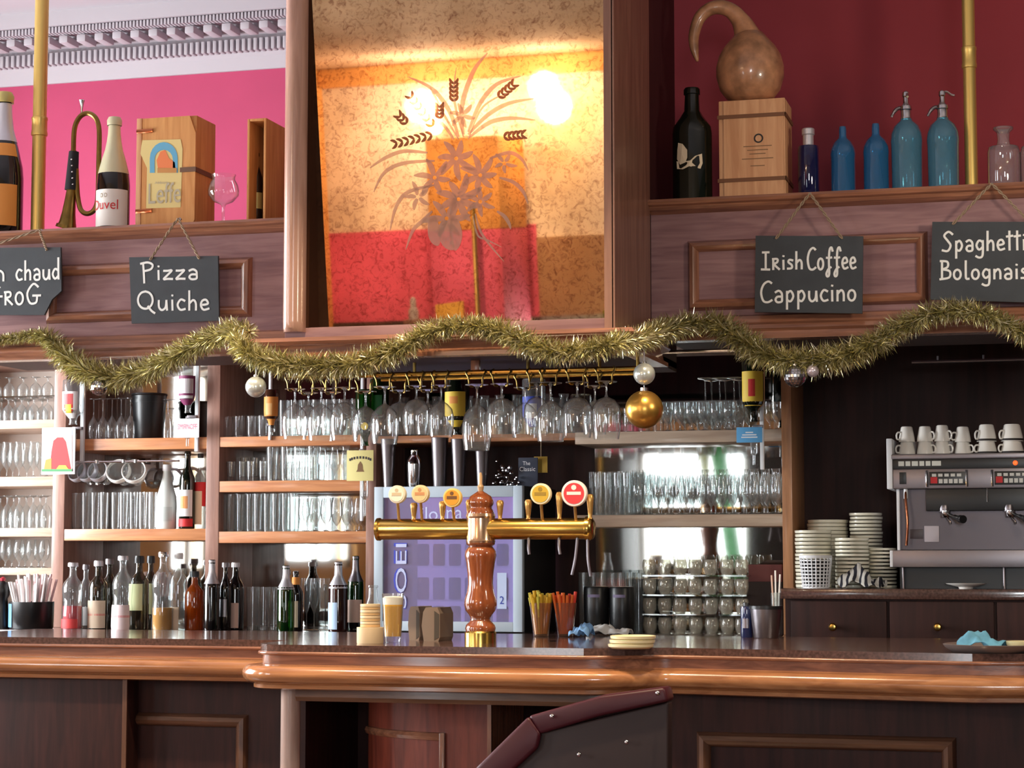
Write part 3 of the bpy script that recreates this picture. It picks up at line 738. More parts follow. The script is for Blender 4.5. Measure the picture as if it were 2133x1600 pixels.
plate([(328, 360), (368, 360), (368, 350), (328, 350)], mat('ochre_print', (190, 132, 70), .7), 'plinth_print', YS - .0302, .0005, t)
print_flat('Leffe', P(343, 402, YS - .03), 74 * sp, 44 * sp, M_print4, t, off=V((0, -.0008, 0)))
print_flat('Abbaye', P(336, 381, YS - .03), 30 * sp, 7 * sp, M_print4, t, off=V((0, -.0008, 0)))
for px, py in ((310, 277), (308, 443)):
    q = P(px, py, YS); MB().box((q.x - 19 * sp, YS - .033, q.z - 4.5 * sp), (q.x + 19 * sp, YS - .0285, q.z + 4.5 * sp), .002).build('clasp', M_copper, t)
q = P(392, 357, YS); MB().box((q.x - 10 * sp, YS - .031, q.z - 5 * sp), (xb + .003, YS - .0285, q.z + 5 * sp)).box((xb, YS - .03, q.z - 5 * sp), (xb + .003, YS + .12, q.z + 5 * sp)).build('metal_band', mat('dull_band', (104, 70, 48), .6), t)
# tulip glass
GP = {
 'tulip': [(0, 0), (.56, 0), (.54, .012), (.12, .05), (.08, .12), (.10, .20), (.35, .27), (.82, .38), (1, .52), (.97, .68), (.72, .86), (.70, .93), (.82, 1)],
 'wine': [(0, 0), (.82, 0), (.80, .012), (.14, .03), (.065, .08), (.06, .36), (.10, .42), (.45, .50), (.86, .60), (1, .70), (.97, .82), (.82, 1)],
 'round': [(0, 0), (.74, 0), (.72, .012), (.14, .03), (.065, .08), (.06, .34), (.14, .38), (.55, .44), (.92, .56), (1, .68), (.96, .84), (.80, 1)],
 'flute': [(0, 0), (.95, 0), (.93, .012), (.14, .03), (.09, .08), (.08, .32), (.30, .40), (.62, .52), (.80, .70), (.84, .88), (.80, 1)],
 'tall': [(0, .06), (.76, .06), (.78, .0), (.82, 0), (.86, .08), (1, 1)],
 'tumbler': [(0, .08), (.8, .08), (.8, .0), (.84, 0), (.90, .05), (1, 1)],
 'goblet': [(0, 0), (.80, 0), (.78, .02), (.18, .06), (.12, .14), (.14, .26), (.5, .34), (.92, .5), (1, .68), (.97, .86), (.92, 1)],
 'balloon': [(0, 0), (.66, 0), (.64, .015), (.14, .05), (.1, .14), (.16, .22), (.66, .32), (1, .52), (.98, .70), (.72, 1)],
 'snifter': [(0, 0), (.50, 0), (.48, .012), (.14, .04), (.09, .1), (.09, .34), (.16, .40), (.62, .46), (.96, .58), (1, .68), (.92, .80), (.74, .90), (.72, .94), (.80, 1)],
 'rackwine': [(0, 0), (.8, 0), (.78, .012), (.14, .03), (.065, .07), (.06, .24), (.12, .30), (.5, .36), (.86, .46), (1, .60), (.98, .80), (.86, 1)],
 'rackround': [(0, 0), (.74, 0), (.72, .012), (.14, .03), (.065, .07), (.06, .22), (.14, .27), (.6, .32), (.93, .44), (1, .60), (.97, .82), (.84, 1)],
 'bowl': [(0, .06), (.62, .06), (.64, 0), (.7, 0), (.92, .28), (1, .52), (.97, .80), (.86, 1)],
 'shot': [(0, 0), (.76, 0), (.80, .05), (1, 1), (.94, 1), (.76, .25), (0, .22)],
}
GM = {}
def glass_mesh(kind, r, h, m, flip, n=14):
    key = (kind, round(r, 4), round(h, 4), m.name, flip)
    if key not in GM:
        pr = [(a * r, b * h) for a, b in GP[kind]]
        if flip: pr = [(a, h - b) for a, b in reversed(pr)]
        GM[key] = MB().lathe((0, 0, 0), pr, n).mesh(kind + '_glass', m, V((0, 0, 0)), 50)
    return GM[key]
NAMES = {'tulip': 'tulip_glass', 'wine': 'wine_glass', 'round': 'wine_glass', 'flute': 'flute_glass', 'tall': 'tall_glass', 'tumbler': 'tumbler', 'goblet': 'goblet', 'balloon': 'balloon_glass', 'shot': 'shot_glass', 'bowl': 'tumbler', 'snifter': 'tulip_glass'}
def one_glass(kind, x, y, z, r, h, label, group=None, m=None, flip=False, rot=None):
    o = bpy.data.objects.new(NAMES[kind], glass_mesh(kind, r, h, m or M_glass, flip)); COL.objects.link(o)
    o.location = (x, y, z); ORG[o.name] = V((x, y, z))
    if rot: o.rotation_euler = rot
    return tag(o, label, 'glass', group)
def glass_row(kind, px0, px1, n, z, Y, wpx, hpx, lab, group, m=None, flip=False, jit=1.5, nth=True):
    """a row of alike glasses from px0 to px1 (centres)"""
    rg = random.Random(int(px0 * 7 + z * 1000))
    out = []
    for i in range(n):
        px = px0 + (px1 - px0) * i / max(1, n - 1); s = S(px0, Y)
        l = NTH[i].capitalize() + ' from left, ' + lab
        out.append(one_glass(kind, X_(px + (rg.uniform(-jit, jit) if 0 < i < n - 1 else 0), Y), Y + rg.uniform(-.006, .006), z, wpx * s / 2, hpx * s, l, group, m, flip))
    return out
s = S(465, YS)
one_glass('snifter', X_(465, YS), YS - .03, ZTOP, 33 * s, 106 * s, 'clear stemmed tulip glass standing between the two wooden boxes on the left canopy', None)
# open wine case with a bottle
t = thing('wine_case', 'open wooden wine case on the canopy against the mirror case', 'box', zb(P(545, 458, YS), ZTOP))
xa, xb, zt = X_(511, YS), X_(551, YS), P(530, 250, YS).z; th = 5.5 * S(530, YS); yb = YS + .24
for a, b, nm in (((xa, YS - .02, ZTOP), (xa + th, yb, zt), 'side'), ((xb - th, YS - .02, ZTOP), (xb, yb, zt), 'side'), ((xa + th, YS - .02, ZTOP), (xb - th, yb, ZTOP + th), 'bottom'), ((xa + th, YS - .02, zt - th), (xb - th, yb, zt), 'top'), ((xa + th, yb - th, ZTOP + th), (xb - th, yb, zt - th), 'back')):
    MB().box(a, b, .0015).build(nm, M_crate, t)
t = bottle('wine_bottle', 'slim black wine bottle with gold label inside the open wooden case', 534, 458, 318, 25, YS + .06, 'wine', M_blackglass, ZTOP + th, None, [(.22, .44, M_goldfoil, 1.5)])
info(t)
# right canopy
t = bottle('wine_bottle', 'big dark green bottle with torn white label at the left of the right canopy', 1443, 415, 184, 84, YS, 'wine', M_darkglass, ZTOP, None, [])
c, r, h = info(t)
for pts in ([(1420, 296), (1430, 299), (1440, 312), (1440, 328), (1436, 338), (1424, 342), (1417, 330), (1418, 310)], [(1416, 334), (1430, 336), (1446, 334), (1456, 324), (1469, 318), (1470, 338), (1466, 350), (1444, 346), (1430, 352), (1417, 350)]):
    poly = []
    vs = []
    for a, b in pts:
        g = math.asin(max(-.95, min(.95, (a - 1443) / 42.0))); vs.append(V((c.x + (r + .0015) * math.sin(g), c.y - (r + .0015) * math.cos(g), P(a, b, c.y - r).z)))
    mb = MB(); mid = sum(vs, V((0, 0, 0))) / len(vs); d = V((mid.x - c.x, mid.y - c.y, 0)).normalized() * (r + .002); mid = V((c.x + d.x, c.y + d.y, mid.z))
    mb.add(vs + [mid], [(i, (i + 1) % len(vs), len(vs)) for i in range(len(vs))]); mb.build('torn_label', M_cream, t, smooth=False)
t = thing('wooden_bottle_box', 'tall pale pine box with strap grooves and stamped emblem under the gourd', 'box', zb(P(1577, 412, YS), ZTOP))
xa, xb, zt = X_(1508, YS), X_(1648, YS), P(1577, 211, YS).z; s = S(1577, YS)
MB().box((xa, YS - .03, ZTOP), (xb, YS + .12, zt), .003).build('carcass', M_crate2, t)
MB().box((xa + 11 * s, YS - .036, ZTOP + .002), (xb - 3 * s, YS - .0305, zt - .002), .002).build('front_board', M_crate2, t)
for py in (246, 378):
    z = P(1577, py, YS).z
    MB().box((xa - .003, YS - .04, z - 4 * s), (xb + .004, YS - .0365, z + 4 * s), .001).box((xb + .0005, YS - .04, z - 4 * s), (xb + .004, YS + .12, z + 4 * s)).build('strap', mat('strap_wood', (120, 78, 50), .7), t)
q = P(1580, 288, YS - .037)
MB().lathe(q, [(7 * s, 0), (10 * s, 0), (10 * s, .0006), (7 * s, .0006)], 20, Matrix.Rotation(PI / 2, 3, 'X')).build('stamped_emblem', M_ink, t)
mb = MB()
for i, (py, wd) in enumerate(((304, 60), (312, 44), (320, 34), (330, 66), (345, 30))):
    q = P(1578, py, YS - .037); mb.box((q.x - wd * s / 2, q.y - .0004, q.z - 1.0 * s), (q.x + wd * s / 2, q.y, q.z + .8 * s))
mb.build('stamped_lines', mat('faint_stamp', (140, 106, 76), .8), t)
# gourd
t = None
s = S(1562, YS); b = P(1563, 211, YS + .02); zc = zt
mb = MB()
mb.lathe((b.x, YS + .02, zc), [(0, .001), (30 * s, 0), (50 * s, 10 * s), (64 * s, 28 * s), (72 * s, 56 * s), (72 * s, 78 * s), (66 * s, 102 * s), (54 * s, 122 * s), (40 * s, 138 * s), (28 * s, 152 * s), (0, 158 * s)], 32)
pts = smoothpts(pxp([(1560, 90), (1552, 62), (1540, 40), (1522, 22), (1500, 15), (1478, 19), (1460, 34), (1450, 55), (1445, 80), (1447, 105), (1453, 128)], YS + .02), 4)
rr_ = [36, 25, 19, 16.5, 15.5, 14.5, 13.5, 12.5, 11.5, 9, 2.5]; n_ = len(pts)
def lerp_list(l, f):
    x = f * (len(l) - 1); i = min(int(x), len(l) - 2); return l[i] + (l[i + 1] - l[i]) * (x - i)
mb.tube(pts, [lerp_list(rr_, i / (n_ - 1)) * s for i in range(n_)], 18)
M_gourd = mat('gourd_skin', (206, 148, 108), .3, coat=.5, noise=.6, nscale=22)
tag(mb.build('gourd', M_gourd, None, (b.x, YS + .02, zc), sharp=80), 'brown bottle gourd with curled neck resting on the pine box', 'gourd')
# blue bottles
t = bottle('apothecary_bottle', 'indigo glass bottle with white stopper beside the pine box', 1685, 402, 302, 45, YS, 'jar', M_indigo, ZTOP)
c, r, h = info(t); s = S(1685, YS)
MB().lathe((c.x, c.y, c.z + h), [(11.5 * s, -2 * s), (11.5 * s, 20 * s), (13.5 * s, 22 * s), (13.5 * s, 33 * s), (12 * s, 35 * s), (0, 35 * s)], 18).build('stopper', M_foil, t)
for px, top, wd, lb in ((1757, 264, 53, 'small blue siphon bottle without head nearer the indigo bottle'), (1826, 258, 55, 'small blue siphon bottle without head next to the tall siphons')):
    t = bottle('siphon_bottle', lb, px, 400, top, wd, YS, 'smallsiphon', M_blueglass, ZTOP, None, [], 'headless blue bottles'); info(t)
M_siph = glass('siphon_glass', (150, 210, 226), (52, 110, 146), body=.34, bcol=(104, 164, 190))
for px, top, wd, lb, sgn in ((1890, 248, 67, 'tall blue soda siphon with metal head farther from the brass pole', 0), (1966, 246, 68, 'tall blue soda siphon with raised lever nearest the brass pole', 1)):
    t = bottle('soda_siphon', lb, px, 392, top, wd, YS, 'siphon', M_siph, ZTOP, None, [], 'blue soda siphons'); c, r, h = info(t); s = S(px, YS)
    q = V((c.x, c.y, c.z + h))
    MB().lathe(q, [(0, -3 * s), (11 * s, -3 * s), (12 * s, 2 * s), (11 * s, 5 * s), (11 * s, 18 * s), (13 * s, 20 * s), (12 * s, 27 * s), (8 * s, 31 * s), (6 * s, 34 * s), (5.5 * s, 46 * s), (7.5 * s, 49 * s), (7 * s, 57 * s), (3 * s, 60 * s), (0, 60 * s)], 18).build('valve_head', M_chrome, t)
    MB().tube(smoothpts([q + V((-6 * s, 0, 24 * s)), q + V((-16 * s, 0, 24 * s)), q + V((-24 * s, 0, 18 * s)), q + V((-31 * s, 0, 6 * s))], 4), [4 * s] * 9 + [3 * s] * 3 + [2.6 * s], 10).build('spout', M_steel, t)
    if sgn: MB().tube(smoothpts([q + V((2 * s, 0, 56 * s)), q + V((10 * s, 0, 56 * s)), q + V((18 * s, 0, 50 * s)), q + V((26 * s, 0, 47 * s))], 4), 2.6 * s, 8).build('lever', M_chrome, t)
    else: MB().tube(smoothpts([q + V((0, 0, 54 * s)), q + V((3 * s, -8 * s, 52 * s)), q + V((5 * s, -18 * s, 44 * s))], 4), 2.6 * s, 8).build('lever', M_chrome, t)
for px, wd, lb in ((2092, 68, 'clear glass decanter with flared neck right of the brass pole'), (2153, 52, 'clear glass jar cut off by the right edge of the picture')):
    b = P(px, 386, YS); b.z = ZTOP; s = S(px, YS); t = thing('decanter', lb, 'bottle', b); r = wd * s / 2; h = (P(px, 266, YS).z - ZTOP)
    MB().lathe(b, [(0, 0), (.96 * r, 0), (r, .02 * h), (r, .60 * h), (.92 * r, .68 * h), (.42 * r, .72 * h), (.36 * r, .80 * h), (.40 * r, .92 * h), (.62 * r, .97 * h), (.62 * r, h), (.5 * r, h), (.3 * r, .92 * h)], 22).build('glass_body', M_glass2, t)
    MB().lathe(b, [(0, .02 * h), (.86 * r, .02 * h), (.92 * r, .06 * h), (0, .07 * h)], 22).build('glass_base', M_glass2, t)

# ================================================================== CHALK SIGNS
def E(cx, cy, rx, ry, a0=90, a1=450, n=12):
    return [(cx + rx * math.cos(math.radians(a0 + (a1 - a0) * i / n)), cy + ry * math.sin(math.radians(a0 + (a1 - a0) * i / n))) for i in range(n + 1)]
GLY = {
 'V': (.6, [[(.02, 1), (.28, 0), (.58, 1)]]), 'P': (.56, [[(.1, .98), (.13, .4), (.15, -.18)], [(.0, .93), (.3, 1.0), (.5, .85), (.42, .6), (.14, .5)]]),
 'i': (.2, [[(.1, .52), (.11, 0)], [(.1, .74), (.11, .78)]]), 'z': (.44, [[(.04, .5), (.2, .5), (.38, .52), (.22, .28), (.04, .02), (.2, .03), (.41, .02)]]),
 'a': (.46, [[(.06, .48), (.22, .56), (.36, .44), (.38, .2), (.36, .02), (.16, -.01), (.07, .12), (.16, .26), (.37, .26)]]),
 'Q': (.82, [E(.36, .52, .33, .45), [(.48, .2), (.62, -.02), (.78, -.16)]]), 'u': (.48, [[(.06, .5), (.07, .15), (.2, 0), (.36, .14), (.4, .5)], [(.4, .5), (.43, 0)]]),
 'c': (.42, [[(.38, .48), (.2, .55), (.06, .28), (.18, .02), (.4, .06)]]), 'h': (.46, [[(.08, 1), (.08, .5), (.08, 0)], [(.08, .33), (.25, .52), (.37, .38), (.38, 0)]]),
 'e': (.44, [[(.06, .27), (.26, .29), (.38, .36), (.28, .54), (.12, .48), (.06, .25), (.18, .02), (.42, .08)]]), 'n': (.46, [[(.08, .52), (.08, 0)], [(.08, .33), (.25, .53), (.37, .38), (.38, 0)]]),
 'd': (.48, [[(.36, .45), (.18, .53), (.05, .26), (.18, .02), (.36, .15)], [(.38, 1.1), (.38, .5), (.39, 0)]]), 'G': (.72, [[(.6, .85), (.36, 1.0), (.07, .55), (.2, .06), (.5, .08), (.55, .4)], [(.34, .42), (.72, .42)]]),
 'R': (.46, [[(.08, .64), (.08, .3), (.08, 0)], [(.03, .62), (.3, .62), (.32, .42), (.1, .33)], [(.1, .33), (.25, .18), (.42, 0)]]), 'o': (.46, [E(.22, .26, .17, .26)]), 'O': (.46, [E(.22, .3, .18, .3)]),
 'I': (.5, [[(.06, 1), (.42, 1)], [(.24, 1), (.24, .5), (.24, 0)], [(.0, .02), (.46, .0)]]), 's': (.38, [[(.34, .5), (.16, .54), (.1, .4), (.28, .24), (.28, .06), (.05, .03)]]), 'r': (.46, [[(.08, .6), (.08, .3), (.08, 0)], [(.04, .6), (.3, .6), (.3, .42), (.1, .32)], [(.1, .32), (.25, .16), (.42, 0)]]),
 'C': (.62, [[(.58, .94), (.42, 1.03), (.2, .88), (.08, .5), (.18, .08), (.4, 0), (.6, .1)]]),
 'f': (.44, [[(.46, .86), (.38, 1.04), (.26, .9), (.22, .4), (.24, -.22), (.12, -.34), (.06, -.2), (.2, .02), (.36, .1)], [(.06, .55), (.24, .54), (.4, .56)]]),
 'p': (.46, [[(.08, .52), (.08, .1), (.08, -.36)], [(.08, .4), (.25, .54), (.38, .28), (.25, .02), (.08, .1)]]), 'g': (.46, [[(.36, .45), (.18, .53), (.05, .28), (.18, .05), (.36, .18)], [(.37, .52), (.38, 0), (.34, -.3), (.18, -.36), (.02, -.28)]]),
 't': (.32, [[(.15, .98), (.15, .5), (.16, .0)], [(.0, .7), (.32, .74)]]), 'l': (.28, [[(.1, 1.0), (.1, .4), (.12, .04), (.26, .02)]]), 'S': (.58, [[(.55, .88), (.34, 1.02), (.12, .82), (.3, .55), (.45, .3), (.3, .02), (.02, .06)]]),
 'B': (.56, [[(.1, 1), (.1, .5), (.1, 0)], [(.02, 1), (.36, .96), (.38, .68), (.12, .54)], [(.12, .54), (.48, .44), (.46, .1), (.0, 0)]]), ' ': (.3, []),
}
def handwrite(word, px0, px1, base0, base1, cap, Y, parent, track=.08, rpx=2.3):
    tot = sum(GLY[ch][0] + track for ch in word); k = (px1 - px0) / tot; x = 0; mb = MB()
    for ch in word:
        wd, strokes = GLY[ch]; mb = MB()
        for si, st_ in enumerate(strokes):
            pts = []; dy = V((0, -.0003 * si, 0))
            for a, b in st_:
                px = px0 + (x + a) * k; f = (px - px0) / (px1 - px0)
                pts.append(P(px, base0 + (base1 - base0) * f - b * cap, Y))
            pts = smoothpts(pts, 4) if len(pts) > 2 else pts
            r = rpx * S(px0, Y)
            N = len(pts); vs = []
            for i, p in enumerate(pts):                # a chalk stroke: flat ribbon a hair off the slate
                tg = (pts[min(i + 1, N - 1)] - pts[max(i - 1, 0)]); tg.y = 0; tg.normalize(); q = V((-tg.z, 0, tg.x)) * r
                if i == 0: p = p - tg * r * .5
                if i == N - 1: p = p + tg * r * .5
                dy.y -= .00002
                vs += [p + q + dy, p - q + dy]
            mb.add(vs, [(2 * i, 2 * i + 1, 2 * i + 3, 2 * i + 2) for i in range(N - 1)])
        x += wd + track
        if mb.v: o = mb.build('chalk_letter', M_chalk, parent, smooth=False)
YB = 5.835
def sign(label, corners, nail, ties, words):
    c4 = [P(a, b, YB) for a, b in corners]
    mid = sum(c4, V((0, 0, 0))) / len(c4); t = thing('chalkboard_sign', label, 'sign', (mid.x, YB, min(p.z for p in c4)), 'slate menu signs on the canopies')
    mb = MB(); mb.prism([(p.x, p.z) for p in c4], (0, YB, 0), (1, 0, 0), (0, 0, 1), (0, .009, 0))
    mb.build('slate_board', M_board, t, smooth=False)
    nz = P(nail[0], nail[1], YB + .012); nz.y = YF - .043
    for tx, ty in ties:
        a = P(tx, ty + 6, YB); a.y = YB + .004; n_ = 26; pa, pb = [], []
        q = (nz - a); sd = V((q.z, 0, -q.x)).normalized() * .0028
        for i in range(n_ + 1):
            f = i / n_; p = a + q * f; p.y = a.y - .006 * (1 if f < .9 else .4) + 0
            g = f * 26; pa.append(p + sd * math.sin(g) + V((0, .0026 * math.cos(g), 0))); pb.append(p - sd * math.sin(g) - V((0, .0026 * math.cos(g), 0)))
        MB().tube(pa, .0022, 5).tube(pb, .0022, 5).build('string', M_twine, t)
    q = P(nail[0], nail[1], YF - .044)
    MB().lathe(q, [(0, 0), (.005, 0), (.005, .003), (.002, .004), (.002, .014), (0, .014)], 8, Matrix.Rotation(-PI / 2, 3, 'X')).build('nail', M_steel, t)
    for wd in words: handwrite(wd[0], *wd[1:], YB - .0006, t)
sign('slate sign with a broken corner reading n chaud, GROG at the left edge', [(-92, 517), (126, 515), (128, 606), (108, 624), (92, 656), (-90, 656)], (86, 480), [(-50, 517), (98, 516)], [('Vin', -84, 18, 587, 585, 40), ('chaud', 32, 128, 584, 581, 40), ('GROG', -26, 88, 636, 633, 42)])
sign('slate sign reading Pizza, Quiche', [(269, 536), (454, 533), (456, 668), (340, 672), (274, 674)], (374, 456), [(313, 536), (416, 534)], [('Pizza', 293, 418, 583, 581, 36), ('Quiche', 286, 440, 646, 646, 40)])
sign('slate sign reading Irish Coffee, Cappucino', [(1574, 491), (1798, 492), (1796, 653), (1572, 650)], (1688, 404), [(1616, 492), (1755, 492)], [('Irish', 1586, 1676, 562, 560, 36), ('Coffee', 1680, 1786, 562, 560, 44), ('Cappucino', 1582, 1788, 630, 626, 42)])
sign('slate sign reading Spaghetti, Bolognais at the right edge', [(1942, 462), (2206, 462), (2206, 632), (1938, 624)], (2066, 384), [(1984, 462), (2150, 462)], [('Spaghetti', 1962, 2140, 524, 520, 40), ('Bolognaise', 1958, 2166, 582, 580, 38)])

# ================================================================== TINSEL AND BAUBLES
M_tinsel = mat('gold_tinsel', (196, 176, 84), .24, .7)
nt = M_tinsel.node_tree; gi = nt.nodes.new('ShaderNodeNewGeometry'); cr = nt.nodes.new('ShaderNodeValToRGB')
cr.color_ramp.elements[0].color = lin((140, 134, 80)); cr.color_ramp.elements[1].color = lin((255, 250, 224)); e_ = cr.color_ramp.elements.new(.62); e_.color = lin((212, 202, 142))
nt.links.new(gi.outputs['Random Per Island'], cr.inputs[0]); nt.links.new(cr.outputs[0], nt.nodes['Principled BSDF'].inputs['Base Color'])
def tinsel(path, radius, label, seed, dens=9):
    pts = []
    for px, py, Y, r in path: q = P(px, py, Y); pts.append((q, r * 1.22 * S(px, Y)))
    sp = smoothpts([p for p, _ in pts], 8); N = len(sp); rad = [lerp_list([r for _, r in pts], i / (N - 1)) for i in range(N)]
    mid = sp[N // 2]
    t = thing('tinsel_garland', label, 'garland', mid, 'gold tinsel garlands')
    MB().tube(sp, .0035, 6).build('core_cord', M_oldbrass, t)
    rg = random.Random(seed); vs, fs = [], []
    L_ = [0]
    for a, b in zip(sp, sp[1:]): L_.append(L_[-1] + (b - a).length)
    cnt = int(L_[-1] * 660 * dens)
    j = 0
    for k in range(cnt):
        d = L_[-1] * k / cnt
        while j < N - 2 and L_[j + 1] < d: j += 1
        f = (d - L_[j]) / max(1e-9, L_[j + 1] - L_[j]); c = sp[j].lerp(sp[j + 1], f); tg = (sp[j + 1] - sp[j]).normalized(); r = rad[j]
        a = tg.orthogonal().normalized(); b = tg.cross(a); g = rg.uniform(0, 2 * PI)
        o = a * math.cos(g) + b * math.sin(g); e = o + tg * rg.uniform(-.8, .8) + V((0, 0, -.15)); ln = r * rg.uniform(.7, 1.12)
        sd = tg.cross(o) * math.cos(rg.uniform(0, PI)) + tg * math.sin(rg.uniform(-1, 1)); sd = sd.normalized() * rg.uniform(.0011, .0022)
        p0, p1 = c + o * .003, c + e.normalized() * ln; pm = c.lerp(p1, .55) + V((rg.uniform(-.004, .004), rg.uniform(-.004, .004), rg.uniform(-.003, .005)))
        i0 = len(vs); vs += [p0 + sd, p0 - sd, pm - sd, pm + sd, p1]
        fs += [(i0, i0 + 1, i0 + 2, i0 + 3), (i0 + 3, i0 + 2, i0 + 4)]
    mb = MB(); mb.v = vs; mb.f = fs
    o0 = ORG[t.name]; me = bpy.data.meshes.new('tinsel_strands'); me.from_pydata([tuple(v - o0) for v in vs], [], fs); me.update(); me.materials.append(M_tinsel)
    o = bpy.data.objects.new('tinsel_strands', me); COL.objects.link(o); o.parent = t; o['kind'] = 'stuff'; ORG[o.name] = o0
    return t
yc, yb_ = 5.83, 5.335
tinsel([(-30, 716, yc + .02, 12), (20, 706, yc + .02, 14), (70, 700, yc + .01, 16), (100, 704, yc, 26), (128, 735, yc, 32), (170, 768, yc - .02, 34), (225, 785, yc - .03, 34), (290, 778, yc - .05, 32), (350, 750, yc - .1, 30), (410, 720, yc - .15, 30), (455, 698, yc - .2, 30), (492, 690, yc - .25, 30), (520, 692, yc - .3, 20)], 30, 'gold tinsel garland dipping under the left canopy below the Pizza sign', 1)
tinsel([(488, 696, yb_ + .02, 20), (505, 725, yb_ - .015, 30), (545, 748, yb_ - .02, 32), (610, 760, yb_ - .02, 32), (690, 762, yb_ - .02, 32), (760, 752, yb_ - .02, 32), (830, 728, yb_ - .015, 32), (885, 696, yb_ - .01, 30), (945, 680, yb_ - .01, 26), (1005, 682, yb_ - .01, 26), (1030, 690, yb_ - .01, 28)], 30, 'gold tinsel garland sweeping below the left half of the big mirror', 2)
tinsel([(1000, 682, yb_, 22), (1045, 690, yb_ - .01, 32), (1085, 710, yb_ - .015, 32), (1150, 732, yb_ - .02, 30), (1215, 730, yb_ - .02, 28), (1280, 715, yb_, 28), (1340, 705, yb_ + .2, 28), (1385, 688, yc - .1, 30), (1430, 676, yc - .03, 30), (1465, 672, yc, 22)], 30, 'gold tinsel garland crossing the lower right of the big mirror', 3)
tinsel([(1470, 668, yc, 26), (1510, 684, yc, 38), (1560, 720, yc - .01, 36), (1615, 745, yc - .02, 34), (1680, 752, yc - .02, 36), (1750, 742, yc - .02, 36), (1820, 715, yc - .015, 34), (1880, 680, yc - .01, 32), (1935, 655, yc - .04, 30), (1990, 648, yc - .05, 28), (2050, 655, yc - .05, 28), (2110, 682, yc - .02, 28), (2165, 710, yc - .01, 28)], 30, 'gold tinsel garland dipping under the right canopy below the Irish Coffee sign', 4)
def bauble(label, px, py, rpx, Y, m, disco=False, top=None):
    c = P(px, py, Y); r = rpx * S(px, Y); t = thing('bauble', label, 'bauble', (c.x, Y, c.z - r))
    if disco:
        mb = MB().sphere(c, r * .97, 16, 10); mb.build('ball', m, t, smooth=False)
        mt = MB(); n = 14
        for i in range(1, 12):
            th_ = PI * i / 12; k = max(4, int(n * 1.6 * math.sin(th_)))
            for j in range(k):
                ph = 2 * PI * (j + .5 * (i % 2)) / k; nn_ = V((math.sin(th_) * math.cos(ph), math.sin(th_) * math.sin(ph), math.cos(th_)))
                a = nn_.cross(V((0, 0, 1))).normalized(); b = nn_.cross(a); q = c + nn_ * r * 1.0; e = r * .115
                mt.add([q + a * e + b * e, q - a * e + b * e, q - a * e - b * e, q + a * e - b * e], [(0, 1, 2, 3)])
        mt.build('mirror_tiles', M_chrome, t, smooth=False)
    else: MB().sphere(c, r, 28, 16).build('ball', m, t)
    MB().lathe((c.x, Y, c.z + r * .97), [(r * .22, -.002), (r * .22, r * .16), (r * .1, r * .2), (0, r * .2)], 12).build('cap', M_chrome, t)
    zt_ = P(px, top, Y).z if top else c.z + r * 1.7
    MB().tube([(c.x, Y, c.z + r * 1.1), (c.x, Y, zt_)], .0014, 5).build('hanging_thread', M_foil, t)
M_pearl = mat('pearl_silver', (226, 232, 226), .22, .55)
M_goldball = mat('gold_bauble_lacquer', (224, 172, 84), .3, .9)
M_tile = mat('grey_tile', (120, 124, 132), .3, .6)
bauble('mirror tile ball hanging at the left from the tinsel', 207, 806, 18, 5.79, M_tile, True, 775)
bauble('pearly silver ball hanging beside the second shelf upright', 533, 806, 22, 5.31, M_pearl, False, 765)
bauble('small white silver ball hanging above the gold ball', 1342, 779, 23, 5.5, M_pearl, False, 715)
bauble('large gold ball hanging right of the glass rack', 1342, 853, 40, 5.5, M_goldball, False, 803)
bauble('mirror tile ball hanging under the right canopy', 1656, 784, 23, 5.79, M_tile, True, 755)
bauble('small lilac silver ball beside the right mirror tile ball', 1693, 773, 13, 5.79, mat('lilac_pearl', (206, 196, 206), .22, .5), False, 745)
# ================================================================== BACK BAR
Y0, Y1 = 7.0, 7.33
ZBC = 1.062                                   # back counter top
M_mir = mat('plain_mirror', (196, 196, 192), .03, 1.0)
zt = P(60, 757, Y0).z; ZTB = zt
t = thing('back_bar_shelving', 'tall mirrored back bar shelving full of glasses behind the counter', 'shelving', (X_(700, Y0), Y0, ZBC))
BB = t
UP = [(-186, -160), (108, 133), (428, 455), (762, 783), (1630, 1651)]
for a, b in UP: MB().box((X_(a, Y0), Y0, ZBC), (X_(b, Y0), Y1, zt), .002).build('upright', M_upright if a < 1600 else wood('light_upright_wood', (160, 108, 70), (196, 140, 96), .4, 2, 8, .2), t)
xL = X_(-160, Y0); xN = X_(2330, Y0)
MB().box((xL, Y0 - .035, zt), (X_(1651, Y0), Y1 + .03, zt + .03), .002).build('top_board', M_upright, t)
BAYS = {'A': (xL, X_(108, Y0)), 'B': (X_(133, Y0), X_(428, Y0)), 'C': (X_(455, Y0), X_(762, Y0)), 'D': (X_(783, Y0), X_(1198, Y0)), 'E': (X_(1198, Y0), X_(1630, Y0))}
for k, (a, b) in BAYS.items():
    if k == 'E':
        q = MB().box((a, Y1, ZBC), (b, Y1 + .008, zt)); q.v = [V((v.x, v.y - .033 * (v.z - ZBC) / (zt - ZBC), v.z)) for v in q.v]; q.build('back_mirror', M_mir, t, smooth=False)
    if k == 'A': MB().box((a, Y1, ZBC), (b, Y1 + .01, zt)).build('back_panel', mat('pale_back_panel', (206, 190, 178), .6), t, smooth=False)
    if k in 'BC': MB().box((a, Y1, ZBC), (b, Y1 + .01, zt)).build('back_mirror', M_mir, t, smooth=False)
zd = P(950, 921, Y0).z
MB().box((BAYS['D'][0], Y1, ZBC), (BAYS['D'][1], Y1 + .01, zd)).build('back_panel', M_niche, t)
MB().box((BAYS['D'][0], Y1, zd), (BAYS['D'][1], Y1 + .01, zt)).build('back_mirror', M_mir, t, smooth=False)
SH = {}
